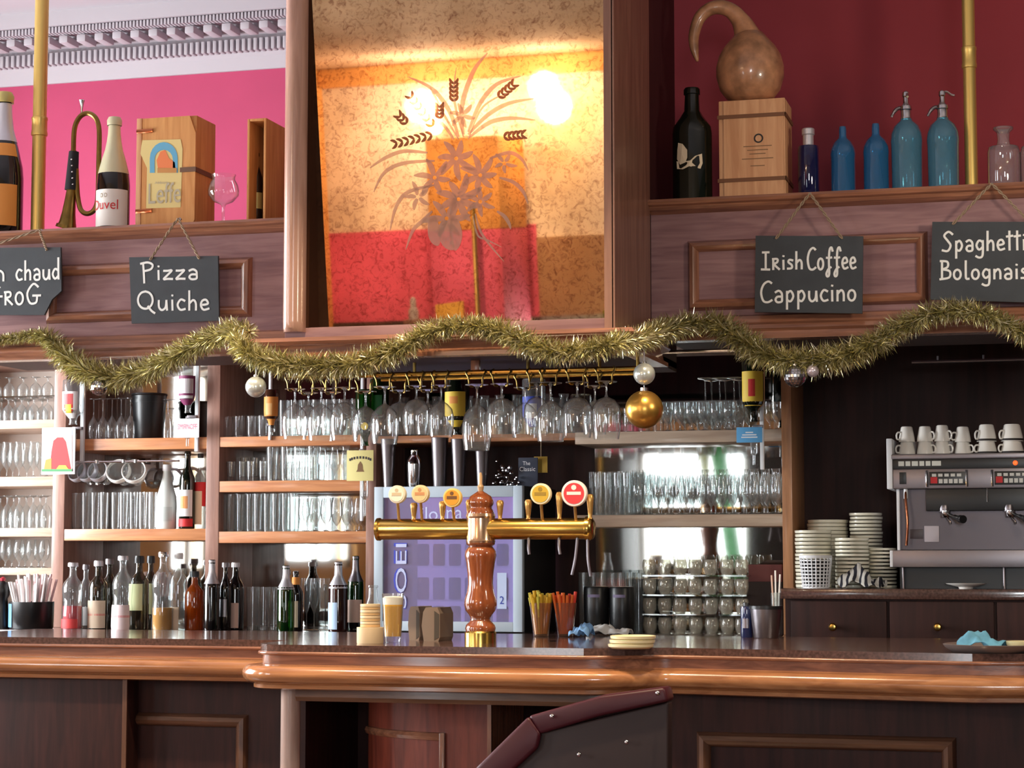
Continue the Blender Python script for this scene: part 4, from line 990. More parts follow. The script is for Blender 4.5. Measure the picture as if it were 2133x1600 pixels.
M_shelfpale = wood('pale_shelf_edge', (196, 164, 140), (222, 196, 176), .4, 0, 8, .2)
M_shelfgrey = wood('greyish_shelf_edge', (176, 150, 128), (206, 182, 158), .4, 0, 8, .3)
def shelf(bay, px, top, bot, m):
    a, b = BAYS[bay]; z1 = P(px, top, Y0).z; z0 = P(px, bot, Y0).z
    MB().box((a, Y0 + .002, z0), (b, Y1, z1), .0015).build('shelf', m, t)
    SH.setdefault(bay, []).append(z1)
for top, bot in ((875, 893), (993, 1013), (1100, 1118), (1183, 1198)): shelf('A', 50, top, bot, M_shelfpale)
for top, bot in ((913, 937), (1102, 1126)): shelf('B', 280, top, bot, M_shelf)
for top, bot in ((908, 929), (1001, 1024), (1107, 1131)): shelf('C', 600, top, bot, M_shelf)
shelf('D', 950, 906, 921, M_shelf)
for top, bot in ((897, 922), (1072, 1097)): shelf('E', 1430, top, bot, M_shelfgrey)
MB().box((xL, Y1 + .012, ZBC), (X_(1651, Y0), Y1 + .03, zt)).build('back_board', M_niche, t)
# dark panelled niche of the coffee machine
ZF_ = 1.225
t = thing('panelled_niche', 'dark brown panelled niche behind the coffee machine', 'panelling', (X_(1950, 7.3), 7.3, 1.225))
a, b = X_(1651, Y0), xN
MB().box((a, Y1 + .012, ZF_ + .001), (b, Y1 + .04, zt + .02)).build('back_panel', M_niche, t)
MB().box((a, Y0, zt + .02), (b, Y1 + .01, zt + .07)).build('top_panel', M_niche, t)
MB().box((b - .03, Y0, ZF_ + .001), (b, Y1 + .01, zt + .02)).build('end_panel', M_niche, t)
z = P(2000, 752, 6.85).z
mb = MB().tube([(X_(1905, 6.85), 6.85, z), (xN, 6.85, z)], .006, 8); t2 = thing('hanging_rail', 'thin steel rail above the coffee machine niche', 'rail', (X_(2050, 6.85), 6.85, z)); mb.build('rail', M_steel, t2)
for px in (1960, 2056, 2150): MB().tube([(X_(px, 6.85), 6.85, z), (X_(px, 6.85), 6.85, ZBOT + .03)], .004, 6).build('hanger', M_steel, t2)
# back counter and drawers
M_granite = mat('dark_granite', (100, 72, 64), .16, coat=.5, noise=.55, nscale=120)
t = thing('back_counter', 'dark back counter below the shelves holding the bottle row', 'counter', (X_(700, 7), 6.75, 0))
MB().box((xL, 6.72, ZBC - .03), (X_(1632, 6.8), Y1 + .01, ZBC), .004).build('counter_top', M_granite, t)
MB().box((xL, 6.76, 0), (X_(1632, 6.8), Y1 + .01, ZBC - .03)).build('cabinet_body', M_bar, t)
ZF = 1.225
t = thing('drawer_cabinet', 'dark drawer cabinet with round brass knobs under the coffee machine', 'cabinet', (X_(1950, 6.8), 6.8, 0))
a, b = X_(1634, 6.8), xN
MB().box((a, 6.80, 0), (b, Y1 + .008, ZF - .035)).build('carcass', M_niche, t)
MB().box((a - .012, 6.765, ZF - .035), (b, Y1 + .008, ZF), .004).build('counter_top', M_granite, t)
za, zb_ = P(1740, 1252, 6.78).z, P(1740, 1352, 6.78).z
for pa, pb, kx in ((1645, 1844, 1736), (1850, 2067, 1954), (2073, 2280, 2175)):
    d = MB().box((X_(pa, 6.78), 6.782, zb_), (X_(pb, 6.78), 6.80, za), .004).build('drawer', M_niche, t)
    q = P(kx, 1306, 6.78); s = S(kx, 6.78)
    MB().lathe(q, [(0, -.002), (4 * s, -.002), (3.5 * s, 5 * s), (8 * s, 9 * s), (8.6 * s, 13 * s), (6 * s, 18 * s), (0, 19 * s)], 16, Matrix.Rotation(PI / 2, 3, 'X')).build('knob', M_brass, d)

# ------------------------------------------------------------------ glasses on the shelves
# bay A
Za = SH['A']
for row, (z, kind, w_, h_, nm, fl) in enumerate(((Za[0], 'goblet', 25, 48, 'stemmed goblet on the top pale shelf, left end bay', True), (Za[1], 'tulip', 25, 74, 'tulip glass on second pale shelf, left end bay', False), (Za[2], 'goblet', 26, 68, 'footed goblet on third pale shelf, left end bay', True), (Za[3], 'balloon', 25, 58, 'balloon glass on lowest pale shelf, left end bay', False))):
    glass_row(kind, -14, 94, 5, z, 7.07, w_, h_, nm, 'glasses in the left end bay', M_glass2, fl)
    glass_row(kind, -2, 82, 4, z, 7.17, w_, h_, 'back row ' + nm, 'back row glasses in the left end bay', M_glass2, fl)
# upper tier over the top row: a glass plate with inverted goblets
z = Za[0] + 49 * S(50, Y0)
t = thing('glass_plate', 'thin glass plate carrying a second tier of goblets in the left end bay', 'shelf', (X_(40, 7.1), 7.1, z))
MB().box((xL + .01, 7.02, z), (X_(107, Y0), 7.25, z + .005)).build('plate', M_pane, t)
glass_row('goblet', -14, 94, 5, z + .005, 7.09, 25, 42, 'goblet on the glass plate, top of left end bay', 'upper tier goblets at the left end', M_glass2, True)
# bay B
Zb = SH['B']
glass_row('wine', 190, 268, 5, Zb[0], 7.06, 24, 86, 'upside down wine glass on shelf left of black bucket', 'inverted wine glasses in the second bay', M_glass, True)
glass_row('wine', 200, 258, 4, Zb[0], 7.18, 24, 90, 'wine glass in the back row left of the black bucket', 'back row inverted wine glasses in the second bay', M_glass, True)
glass_row('flute', 346, 366, 2, Zb[0], 7.06, 24, 82, 'upside down flute right of the black bucket', 'inverted flutes in the second bay', M_glass, True)
glass_row('tall', 158, 318, 9, Zb[1], 7.06, 21, 76, 'tall straight tumbler on lower shelf left of frosted bottle', 'tall tumblers in the second bay', M_glass)
glass_row('tall', 168, 306, 7, Zb[1], 7.17, 21, 78, 'tall tumbler in the back row left of the frosted bottle', 'back row tumblers in the second bay', M_glass)
s = S(310, 7.1); b = P(310, 912, 7.12); b.z = Zb[0]
t = thing('ice_bucket', 'black ice bucket on the upper shelf of the second bay', 'bucket', b)
MB().lathe(b, [(0, 0), (28 * s, 0), (30 * s, 3 * s), (36 * s, 92 * s), (38 * s, 94 * s), (37 * s, 97 * s), (34 * s, 96 * s), (28 * s, 6 * s), (0, 5 * s)], 28).build('body', M_black, t)
MB().lathe(b, [(35.2 * s, 78 * s), (36.2 * s, 78 * s), (36.6 * s, 84 * s), (35.4 * s, 84 * s)], 28).build('rim_band', M_black, t)
# rail with hanging glasses seen into their mouths
z = P(230, 962, 6.98).z
t = thing('glass_rail', 'steel rail below the upper shelf holding tilted glasses', 'rail', (X_(230, 6.98), 6.98, z))
MB().tube([(X_(160, 6.98), 6.98, z), (X_(372, 6.98), 6.98, z)], .004, 8).build('rail', M_chrome, t)
for px in (200, 255, 280): MB().lathe((X_(px, 6.98), 6.98, z - .005), [(0, 0), (.008, 0), (.008, .012), (0, .012)], 10).build('clip', M_chrome, t)
s = S(230, 7.0)
for i, px in enumerate((168, 186, 206, 246, 276)):
    q = P(px, 990, 7.0); r = (22 if i < 3 else 25) * s
    rx_ = Matrix.Rotation(math.radians(68), 3, 'X') @ Matrix.Rotation(math.radians((i - 2) * 7), 3, 'Y')
    o = bpy.data.objects.new('hanging_cup', MB().lathe((0, 0, 0), [(0, -.045), (.5 * r, -.045), (.55 * r, -.04), (.2 * r, -.034), (.2 * r, -.02), (.75 * r, -.004), (r, .03), (.98 * r, .05), (.9 * r, .05), (.9 * r, .03), (.6 * r, 0), (0, -.004)], 20).mesh('hanging_cup', M_rack, V((0, 0, 0)), 40)); COL.objects.link(o)
    o.location = (q.x, 7.03, q.z); o.rotation_euler = rx_.to_euler(); ORG[o.name] = o.location.copy()
    k_ = bpy.data.objects.new('rim', MB().lathe((0, 0, 0), [(r, .026), (r * 1.05, .03), (r * 1.05, .046), (r * .98, .052), (r * .9, .048)], 24).mesh('rim', M_porcelain if i > 2 else M_foil, V((0, 0, 0)))); COL.objects.link(k_); k_.parent = o
    tag(o, NTH[i].capitalize() + ' from left of the shiny round cups hanging mouth forward on the rail', 'cup', 'cups hanging on the steel rail')
t = bottle('liqueur_bottle', 'white frosted bottle with white cap on the lower shelf of the second bay', 346, 1102, 968, 43, 7.06, 'frost', mat('frosted_white', (226, 232, 228), .35), Zb[1], (.9, 1.0, .42, M_white_pl), [(.12, .34, mat('pale_grey_label', (206, 214, 210), .6), 1.0)]); info(t)
M_lwhite = mat('white_paper_label', (232, 230, 228), .6)
t = bottle('wine_bottle', 'dark green bottle with oval white and orange label beside the frosted bottle', 389, 1102, 940, 33, 7.06, 'wine', M_darkglass, Zb[1], None, [(.16, .5, M_lwhite, 1.1), (.26, .42, M_orange, .5, 'label_centre'), (.03, .13, M_red, 1.2, 'foot_label')]); info(t)
t = bottle('wine_bottle', 'clear bottle with red and yellow label against the second upright', 416, 1102, 945, 26, 7.09, 'wine', M_glass2, Zb[1], (.94, 1.0, .46, M_black), [(.06, .5, M_cream, .7), (.3, .62, M_red, 1.4, 'red_label')]); info(t)
# dispensers with upside-down bottles
def optic(name, label, px, top, base, wpx, Y, gm, labels, kind='spirit', post=None, mhead=M_steel):
    t = bottle(name, label, px, base, top, wpx, Y, kind, gm, None, None, labels, None, True); info(t); return t
def bracket(label, px, py0, py1, Y, card=None, side=1, wpx=18):
    """measure under an upturned bottle, held by a post behind"""
    s = S(px, Y); a, b = P(px, py0, Y), P(px, py1, Y); h = a.z - b.z
    t = thing('bottle_dispenser', label, 'dispenser', (a.x, Y, b.z))
    MB().lathe((a.x, Y, b.z), [(0, 0), (3 * s, 0), (3 * s, h * .25), (8 * s, h * .3), (8 * s, h * .8), (5 * s, h * .86), (5 * s, h), (0, h)], 14).build('measure', M_glass2, t)
    MB().box((a.x + side * wpx * .6 * s, Y + .02, b.z - 10 * s), (a.x + side * wpx * 1.05 * s, Y + .034, ZTB), .002).build('post', M_white_pl, t)
    MB().box((a.x - 3 * s, Y + .005, a.z - 3 * s), (a.x + side * wpx * 1.0 * s, Y + .03, a.z + 3 * s), .001).build('arm', M_steel, t)
    return t
optic('upturned_bottle', 'upturned clear bottle with red and yellow label beside the first upright', 152, 792, 892, 46, 6.97, M_glass2, [(.25, .8, M_lwhite, .85), (.3, .72, M_red, .45, 'red_print'), (.52, .7, M_yellow, .3, 'yellow_print')])
bracket('dispenser with white post below the red labelled clear bottle', 152, 892, 952, 6.97)
optic('upturned_bottle', 'upturned white labelled bottle with purple edged label left of the second upright', 391, 760, 868, 38, 6.97, M_glass2, [(.22, .78, mat('purple_edge_label', (120, 40, 84), .6), 1.3), (.28, .7, M_lwhite, 1.0, 'white_label')])
t = bracket('dispenser with white card and pink lettering left of the second upright', 391, 868, 930, 6.97)
q = P(391, 892, 6.95); s = S(391, 6.95)
MB().box((q.x - 26 * s, 6.948, q.z - 20 * s), (q.x + 26 * s, 6.95, q.z + 20 * s)).build('card', M_white_pl, t)
print_flat('SMIRNOFF', (q.x, 6.947, q.z + 3 * s), 44 * s, 11 * s, mat('pink_print', (214, 96, 120), .6), t)
# picture card on the first upright
q = P(120, 939, 6.93); s = S(120, 6.93); t = thing('picture_card', 'white bordered picture card with red dome shape on the first upright', 'card', (q.x, 6.95, q.z - 49 * s))
MB().box((q.x - 41 * s, 6.944, q.z - 49 * s), (q.x + 36 * s, 6.948, q.z + 49 * s)).build('card', M_white_pl, t)
MB().box((q.x - 6 * s, 6.948, q.z - 10 * s), (q.x + 6 * s, 6.999, q.z + 10 * s)).build('clip', M_steel, t)
def pf(pts, m, nm, y, par):
    return MB().prism([(P(a, b, 6.93).x, P(a, b, 6.93).z) for a, b in pts], (0, y, 0), (1, 0, 0), (0, 0, 1), (0, -.0004, 0)).build(nm, m, par, smooth=False)
pf([(84, 894), (147, 894), (147, 982), (84, 982)], mat('pale_sky_print', (190, 204, 226), .7), 'picture_ground', 6.9435, t)
pf([(84, 912), (147, 906), (147, 982), (84, 982)], mat('pink_print_ground', (240, 200, 190), .7), 'picture_wash', 6.943, t)
pf([(100, 978), (104, 940), (108, 918), (116, 911), (128, 911), (134, 920), (140, 950), (145, 978)], mat('red_dome_print', (228, 64, 66), .7), 'picture_dome', 6.9425, t)
pf([(88, 980), (92, 958), (104, 954), (104, 980)], M_orange, 'picture_mound', 6.942, t)
pf([(112, 980), (120, 969), (134, 969), (142, 980)], M_yellow, 'picture_hill', 6.9415, t)
pf([(84, 982), (84, 977), (147, 977), (147, 982)], mat('green_print', (80, 150, 96), .7), 'picture_grass', 6.941, t)
# bay C
Zc_ = SH['C']
glass_row('tumbler', 472, 545, 4, Zc_[0], 7.05, 23, 44, 'low tumbler on upper shelf left of orange bottle', 'low tumblers on the upper shelf of the third bay', M_glass)
glass_row('tumbler', 480, 545, 4, Zc_[0], 7.17, 23, 50, 'low tumbler in the back row left of the orange bottle', 'back low tumblers of the third bay', M_glass)
glass_row('tall', 592, 700, 6, Zc_[0], 7.06, 26, 76, 'tall glass on upper shelf right of orange bottle', 'tall glasses on the upper shelf of the third bay', M_glass2)
glass_row('tall', 604, 740, 6, Zc_[0], 7.17, 26, 80, 'tall glass in the back row right of the orange bottle', 'back tall glasses of the third bay', M_glass2)
glass_row('shot', 478, 545, 4, Zc_[1], 7.06, 18, 42, 'short glass on the middle shelf of the third bay', 'short glasses in the third bay', M_glass)
glass_row('shot', 470, 550, 5, Zc_[1], 7.17, 20, 52, 'short glass in the back row of the middle shelf', 'back short glasses in the third bay', M_glass)
glass_row('tall', 566, 652, 4, Zc_[1], 7.06, 28, 78, 'wide tall glass on the middle shelf of the third bay', 'wide tall glasses in the third bay', M_glass2)
glass_row('tall', 576, 664, 4, Zc_[1], 7.17, 28, 80, 'wide tall glass in the back row of the middle shelf', 'back wide tall glasses in the third bay', M_glass2)
glass_row('tulip', 672, 718, 3, Zc_[1], 7.06, 22, 72, 'small tulip glass on middle shelf by yellow card', 'small tulip glasses in the third bay', M_glass)
glass_row('tall', 464, 612, 9, Zc_[2], 7.06, 21, 78, 'slim highball on the lowest shelf of the third bay', 'slim highballs in the third bay', M_glass2)
glass_row('tall', 474, 606, 8, Zc_[2], 7.17, 21, 80, 'slim highball in the back row of the lowest shelf', 'back slim highballs in the third bay', M_glass2)
glass_row('balloon', 632, 748, 6, Zc_[2], 7.06, 24, 68, 'balloon glass on the lowest shelf of the third bay', 'balloon glasses in the third bay', M_glass)
glass_row('balloon', 640, 742, 6, Zc_[2], 7.17, 24, 72, 'balloon glass in the back row of the lowest shelf', 'back balloon glasses in the third bay', M_glass)
optic('upturned_bottle', 'upturned brown bottle with big orange label on the third bay upper shelf', 566, 812, 898, 32, 6.97, mat('brown_bottle', (58, 34, 24), .08, coat=.5), [(.18, .86, M_orange, 1.25), (.34, .62, mat('pale_orange_print', (232, 176, 110), .6), .4, 'label_centre')])
bracket('small dispenser below the orange labelled bottle', 566, 884, 906, 6.97, side=-1, wpx=12)
# yellow card and hanging green bottle at the third upright
optic('upturned_bottle', 'upturned green bottle above the yellow card with a round black and gold medal', 760, 812, 938, 40, 6.95, M_greenglass, [(.35, .75, M_glass2, .9)])
q = P(762, 888, 6.92); s = S(762, 6.92)
t = bracket('dispenser with square yellow emblem card on the third upright', 760, 938, 1075, 6.95, side=-1, wpx=14)
MB().lathe(q, [(0, 0), (12 * s, 0), (12 * s, .003), (0, .003)], 20, Matrix.Rotation(PI / 2, 3, 'X')).build('medal', M_black, t)
MB().lathe(q + V((-2 * s, -.0035, 0)), [(0, 0), (8 * s, 0), (8 * s, .002), (0, .002)], 16, Matrix.Rotation(PI / 2, 3, 'X')).build('medal_face', M_yellow, t)
q = P(751, 970, 6.915)
MB().box((q.x - 30 * s, 6.912, q.z - 32 * s), (q.x + 29 * s, 6.915, q.z + 32 * s), .0008).build('card', mat('straw_card', (222, 208, 136), .6), t)
mb = MB()
for i in range(9):
    g = math.radians(150 - 15 * i); a = V((q.x + math.cos(g) * 26 * s, 6.9116, q.z + (math.sin(g) * 9 + 8) * s)); mb.box((a.x - 1.9 * s, a.y - .0003, a.z - 2.6 * s), (a.x + 1.9 * s, a.y, a.z + 2.6 * s))
mb.build('card_lettering', M_ink, t)
MB().prism([(q.x + a * s, q.z + b * s) for a, b in ((0, 9), (5, 2), (6, -8), (9, -13), (-9, -13), (-6, -8), (-5, 2))], (0, 6.9118, 0), (1, 0, 0), (0, 0, 1), (0, -.0004, 0)).build('card_emblem', mat('brown_emblem', (120, 86, 50), .7), t, smooth=False)
# bay D: shakers on top of the fridge, hanging bottle
optic('upturned_bottle', 'upturned dark green bottle with yellow label behind the hanging glasses', 952, 790, 915, 52, 6.97, M_darkglass, [(.22, .80, M_yellow, 1.0), (.3, .42, M_orange, .35, 'label_print')])
optic('upturned_bottle', 'upturned bottle with blue label behind the hanging glasses', 1112, 790, 915, 50, 6.97, M_glass2, [(.3, .8, M_blueprint, .9), (.42, .66, M_lwhite, .5, 'label_print')])
optic('upturned_bottle', 'upturned green bottle with small green label left among the hanging glasses', 790, 790, 905, 40, 6.99, M_greenglass, [(.3, .7, mat('green_label', (40, 120, 70), .6), .6)])
glass_row('tulip', 806, 1176, 12, SH['D'][0], 7.1, 26, 84, 'tulip glass on the shelf behind the hanging glasses', 'tulip glasses on the shelf behind the rack', M_glass2)
glass_row('tall', 818, 1160, 10, SH['D'][0], 7.22, 28, 80, 'tall glass, back row behind the hanging glasses', 'tall glasses on the shelf behind the rack', M_glass2)
# bay E
Ze = SH['E']
glass_row('goblet', 1392, 1522, 6, Ze[0], 7.05, 32, 62, 'squat goblet on upper right shelf by yellow labelled bottle', 'squat goblets on the upper right shelf', M_glass2)
glass_row('goblet', 1400, 1540, 6, Ze[0], 7.16, 32, 66, 'squat goblet, back row of upper right shelf', 'back squat goblets on the upper right shelf', M_glass2)
glass_row('tumbler', 1245, 1372, 5, Ze[0], 7.1, 26, 52, 'tumbler on the upper right shelf behind the gold ball', 'tumblers behind the gold ball', M_glass)
glass_row('wine', 1472, 1532, 3, Ze[0], 7.24, 40, 118, 'tall upside down wine glass at back of upper right shelf', 'tall inverted wine glasses at the right', M_glass, True)
glass_row('goblet', 1606, 1622, 2, Ze[0], 7.07, 24, 60, 'small goblet right of the yellow labelled bottle', 'small goblets by the right upright', M_glass)
glass_row('tall', 1246, 1306, 4, Ze[1], 7.06, 22, 88, 'highball on lower right shelf behind red tap badge', 'highballs on the lower right shelf', M_glass2)
glass_row('tall', 1236, 1316, 5, Ze[1], 7.17, 22, 92, 'highball in the back row behind the red tap badge', 'back highballs on the lower right shelf', M_glass2)
glass_row('balloon', 1328, 1616, 14, Ze[1], 7.05, 23, 78, 'stemmed balloon glass, front row of lower right shelf', 'front balloon glasses on the lower right shelf', M_glass)
glass_row('balloon', 1336, 1622, 14, Ze[1], 7.13, 23, 84, 'balloon glass, middle row of lower right shelf', 'middle balloon glasses on the lower right shelf', M_glass2)
glass_row('tulip', 1326, 1618, 14, Ze[1], 7.22, 22, 96, 'tulip glass, back row of lower right shelf', 'back tulip glasses on the lower right shelf', M_glass)
optic('upturned_bottle', 'upturned green bottle with yellow label and red mark at the right upright', 1570, 750, 888, 48, 6.95, M_darkglass, [(.18, .70, M_yellow, 1.1), (.3, .56, M_red, .3, 'red_mark')], 'spirit')
t = bracket('dispenser with blue card below the yellow labelled green bottle', 1570, 888, 968, 6.95)
q = P(1561, 906, 6.93); s = S(1561, 6.93)
MB().box((q.x - 27 * s, 6.928, q.z - 16 * s), (q.x + 27 * s, 6.93, q.z + 16 * s), .0005).build('card', mat('sky_blue_card', (92, 164, 214), .6), t)
mb = MB()
for dz, wd in ((5, 16), (0, 30), (-5, 34)): mb.box((q.x - wd * s / 2, 6.9275, q.z + dz * s - 1.2 * s), (q.x + wd * s / 2, 6.928, q.z + dz * s + 1.2 * s))
mb.build('card_lettering', M_white_pl, t)
# stacked tiers on the back counter at the right
tz = ZBC; hh = 37 * S(1450, 7.0)
for tier in range(4):
    z = ZBC + tier * (hh + .006)
    if tier:
        t = thing('glass_tray', '%s clear tray between the tiers of stacked glasses at the right' % NTH[tier].capitalize(), 'tray', (X_(1450, 7.1), 7.1, z - .006), 'clear trays between stacked glasses')
        MB().box((X_(1340, 7.02), 7.0, z - .006), (X_(1556, 7.02), 7.3, z - .0005)).build('tray', M_pane, t)
    for yy, nmb in ((7.04, ''), (7.14, 'back row ')):
        glass_row('bowl', 1352, 1544, 7, z, yy, 29, 31, nmb + 'squat tumbler, tier %s of right hand stack' % ('one', 'two', 'three', 'four')[tier], nmb + 'stacked tumblers on the right back counter', M_stack)
glass_row('tall', 1215, 1330, 7, ZBC, 7.2, 22, 120, 'tall dim glass in shadow right of straw cups', 'tall dim glasses in the shadow', M_glass2)
for i, px in enumerate((1243, 1296)):
    b = P(px, 1325, 6.98); b.z = ZBC; s = S(px, 6.98); t = thing('black_canister', ('left', 'right')[i] + ' one of two black canisters with grey label behind the straw cups', 'canister', b, 'black canisters')
    MB().lathe(b, [(0, 0), (24 * s, 0), (26 * s, 3 * s), (27 * s, 92 * s), (25 * s, 96 * s), (0, 96 * s)], 22).build('body', M_black, t)
    MB().lathe(b, [(27.2 * s, 74 * s), (27.4 * s, 80 * s)], 16, None, -2.1, -1.1).build('label', mat('lilac_grey_label', (120, 110, 140), .6), t)
b = P(1590, 1205, 7.1); s = S(1590, 7.1)
t = thing('red_box', 'dull red cardboard box lying on a tier beside the right upright', 'box', (b.x, 7.15, ZBC)); mbz = P(1590, 1176, 7.1).z
MB().box((X_(1558, 7.1), 7.1, P(1590, 1212, 7.1).z), (X_(1628, 7.1), 7.3, mbz), .002).build('carton', mat('dull_red_card', (112, 60, 58), .7), t)
MB().box((X_(1556, 7.1), 7.09, ZBC), (X_(1629, 7.1), 7.31, P(1590, 1212, 7.1).z)).build('carton_base', mat('dark_card', (50, 38, 36), .8), t)

# ------------------------------------------------------------------ bottle row on the back counter
YL = 6.86
M_red_l = mat('red_band', (206, 60, 60), .6); M_amber = glass('amber_glass', (206, 110, 40), (110, 44, 10), body=.5, bcol=(190, 84, 24)); M_gold_liq = mat('golden_liquid', (196, 134, 30), .15)
M_redliq = mat('red_liquid', (196, 44, 60), .2); M_beige = mat('beige_label', (206, 184, 160), .6); M_cream_l = mat('greenish_cream_label', (206, 206, 156), .6); M_pink_l = mat('pinkish_label', (206, 172, 158), .6); M_lblue = mat('light_blue_label', (178, 204, 232), .55)
M_smoke = glass('smoky_glass', (150, 146, 130), (40, 38, 30), body=.3, bcol=(70, 64, 52))
def liquid(t, kind, f, m):
    c, r, h = info(t); pr = [(a * .9, b) for a, b in prof_at(kind, r, h) if b < f * h] + [(r * .9, f * h), (0, f * h)]
    MB().lathe(c + V((0, 0, .003)), pr, 16).build('liquid', m, t)
ROW = [
 ('clear waisted bottle with red contents first at the left end of the counter row', 150, 1172, 44, 'waist', M_glass2, (.94, 1, .5, M_foil), [(.02, .16, M_red_l, 1.0)], (.34, M_redliq), 6.80),
 ('clear bottle with silver pourer second in the counter row', 177, 1176, 30, 'spirit', M_glass2, (.92, 1, .5, M_steel), [(.05, .34, M_lwhite, .9)], None, 6.90),
 ('smoky bottle with beige label crossed by a red line, left of the counter row', 203, 1168, 40, 'spirit', M_smoke, (.92, 1, .5, M_foil), [(.02, .42, M_beige, 1.3), (.2, .23, M_red_l, 1.32, 'red_line')], None, 6.84),
 ('grey smoky bottle with silver cap between two labelled bottles', 226, 1164, 34, 'spirit', M_smoke, (.92, 1, .55, M_steel), [], None, 6.95),
 ('clear waisted bottle with pale pink label and red line', 254, 1158, 44, 'waist', M_glass2, (.94, 1, .5, M_foil), [(.0, .34, mat('pale_pink_label', (226, 206, 206), .6), 1.2), (.17, .2, M_red_l, 1.22, 'red_line')], None, 6.80),
 ('dark olive bottle with black cap and cream oval label', 288, 1158, 42, 'spirit', M_smoke, (.9, 1, .5, M_black), [(.26, .62, M_cream_l, .8)], None, 6.86),
 ('olive bottle with black cap and cream label tucked behind', 312, 1158, 34, 'spirit', M_smoke, (.9, 1, .5, M_black), [(.2, .62, M_cream_l, .9)], None, 6.96),
 ('clear waisted bottle with golden contents in the middle of the left row', 338, 1150, 46, 'waist', M_glass2, (.94, 1, .5, M_chrome), [], (.28, M_gold_liq), 6.80),
 ('clear bottle with white pourer and peach stripe', 370, 1152, 38, 'spirit', M_glass2, (.92, 1, .5, M_white_pl), [(.0, .3, M_beige, .5)], None, 6.84),
 ('amber orange bottle with dark cap left of the second upright', 404, 1190, 40, 'spirit', M_amber, (.9, 1, .5, M_black), [], None, 6.88),
 ('black wine bottle with white foil neck in front of the second upright', 440, 1166, 33, 'wine', M_blackglass, None, [(.66, .99, M_foil, PI, 'neck_foil')], None, 6.82),
 ('dark bottle with silver cap and thin grey label right of the second upright', 468, 1172, 26, 'wine', M_blackglass, (.93, 1, .6, M_steel), [(.2, .46, M_steel, .7)], None, 6.88),
 ('dark bottle with silver cap and pinkish label in the third bay', 489, 1172, 36, 'wine', M_blackglass, (.93, 1, .5, M_foil), [(.03, .4, M_pink_l, .8)], None, 6.94),
 ('green bottle with silver foil neck in the middle of the third bay', 595, 1178, 36, 'wine', M_greenglass, None, [(.64, .99, M_foil, PI, 'neck_foil')], None, 6.80),
 ('dark bottle with orange neck and cream label in the third bay', 615, 1190, 32, 'wine', M_blackglass, (.72, .9, .5, M_orange), [(.06, .5, M_cream, .7)], None, 6.90),
 ('dark brown bottle with white foil neck and light blue label', 704, 1170, 40, 'wine', mat('brown_wine_glass', (44, 20, 16), .06, coat=.5), None, [(.62, .99, M_foil, PI, 'neck_foil')], None, 6.82),
 ('green bottle with grey foil neck and pinkish label left of the fridge', 740, 1158, 34, 'wine', M_greenglass, None, [(.66, .99, M_steel, PI, 'neck_foil'), (.12, .42, M_pink_l, 1.2), (.0, .12, M_blackglass, PI, 'dark_foot')], None, 6.90),
]
for lab, px, top, wd, kind, gm, cap, labs, lq, Y in ROW:
    t = bottle({'waist': 'liqueur_bottle', 'spirit': 'spirit_bottle', 'wine': 'wine_bottle'}[kind], lab, px, 1312, top, wd, Y, kind, gm, ZBC, cap, labs, 'bottles on the back counter')
    if lq: liquid(t, kind, *lq)
    elif 'light blue' in lab:
        c, r, h = info(t); wrap('wine', c, r, h, .04, .42, M_lblue, t, 'label', .75, ang=-PI / 2 - .5)
    else: info(t)
for i, px in enumerate((528, 550, 572)):
    s = S(px, 6.98); one_glass('tall', X_(px, 6.98), 6.98, ZBC, 14 * s, 88 * s, NTH[i].capitalize() + ' from left of the dim carafes left of the green bottle', 'dim carafes in the third bay', M_glass2)
for i, px in enumerate((640, 656, 676)):
    s = S(px, 6.94); one_glass('flute', X_(px, 6.94), 6.94, ZBC, 15 * s, 108 * s, NTH[i].capitalize() + ' from left of the flutes left of the light blue label', 'flutes on the back counter', M_glass2)
# straws in a dark cup and a black knife block at the left end
b = P(65, 1305, 6.82); b.z = ZBC; s = S(65, 6.82); t = thing('straw_cup', 'dark cup crammed with white and pink straws at the left end', 'cup', b)
MB().lathe(b, [(0, 0), (43 * s, 0), (45 * s, 3 * s), (46 * s, 56 * s), (43 * s, 56 * s), (42 * s, 4 * s), (0, 4 * s)], 26).build('cup', M_black, t)
MB().lathe(b, [(46.3 * s, 4 * s), (46.6 * s, 52 * s)], 6, None, -2.6, -2.1).build('blue_stripe', mat('blue_stripe', (90, 140, 190), .5), t)
rg = random.Random(8); M_straw = mat('white_straw', (236, 228, 226), .5); M_pstraw = mat('pink_straw', (226, 186, 186), .5)
for i in range(46):
    g = rg.uniform(0, 2 * PI); f = rg.uniform(.2, 1); e = V((math.cos(g) * f, math.sin(g) * f * .6, 0))
    MB().tube([b + e * 30 * s + V((0, 0, 6 * s)), b + e * (54 + rg.uniform(-4, 6)) * s + V((0, 0, (104 + rg.uniform(-14, 10)) * s))], 3.0 * s, 6).build('straw', M_pstraw if i % 4 == 0 else M_straw, t)
b = P(4, 1305, 6.80); b.z = ZBC; s = S(4, 6.8); t = thing('pepper_mill', 'black turned mill at the very left edge on the back counter', 'mill', b)
MB().lathe(b, [(0, 0), (17 * s, 0), (18 * s, 10 * s), (13 * s, 40 * s), (11 * s, 62 * s), (15 * s, 70 * s), (16 * s, 84 * s), (11 * s, 96 * s), (0, 99 * s)], 20).build('body', M_black, t)
MB().lathe(b + V((0, 0, 99 * s)), [(0, -1 * s), (5 * s, 0), (6 * s, 5 * s), (0, 9 * s)], 12).build('knob', mat('red_knob', (170, 40, 56), .4), t)

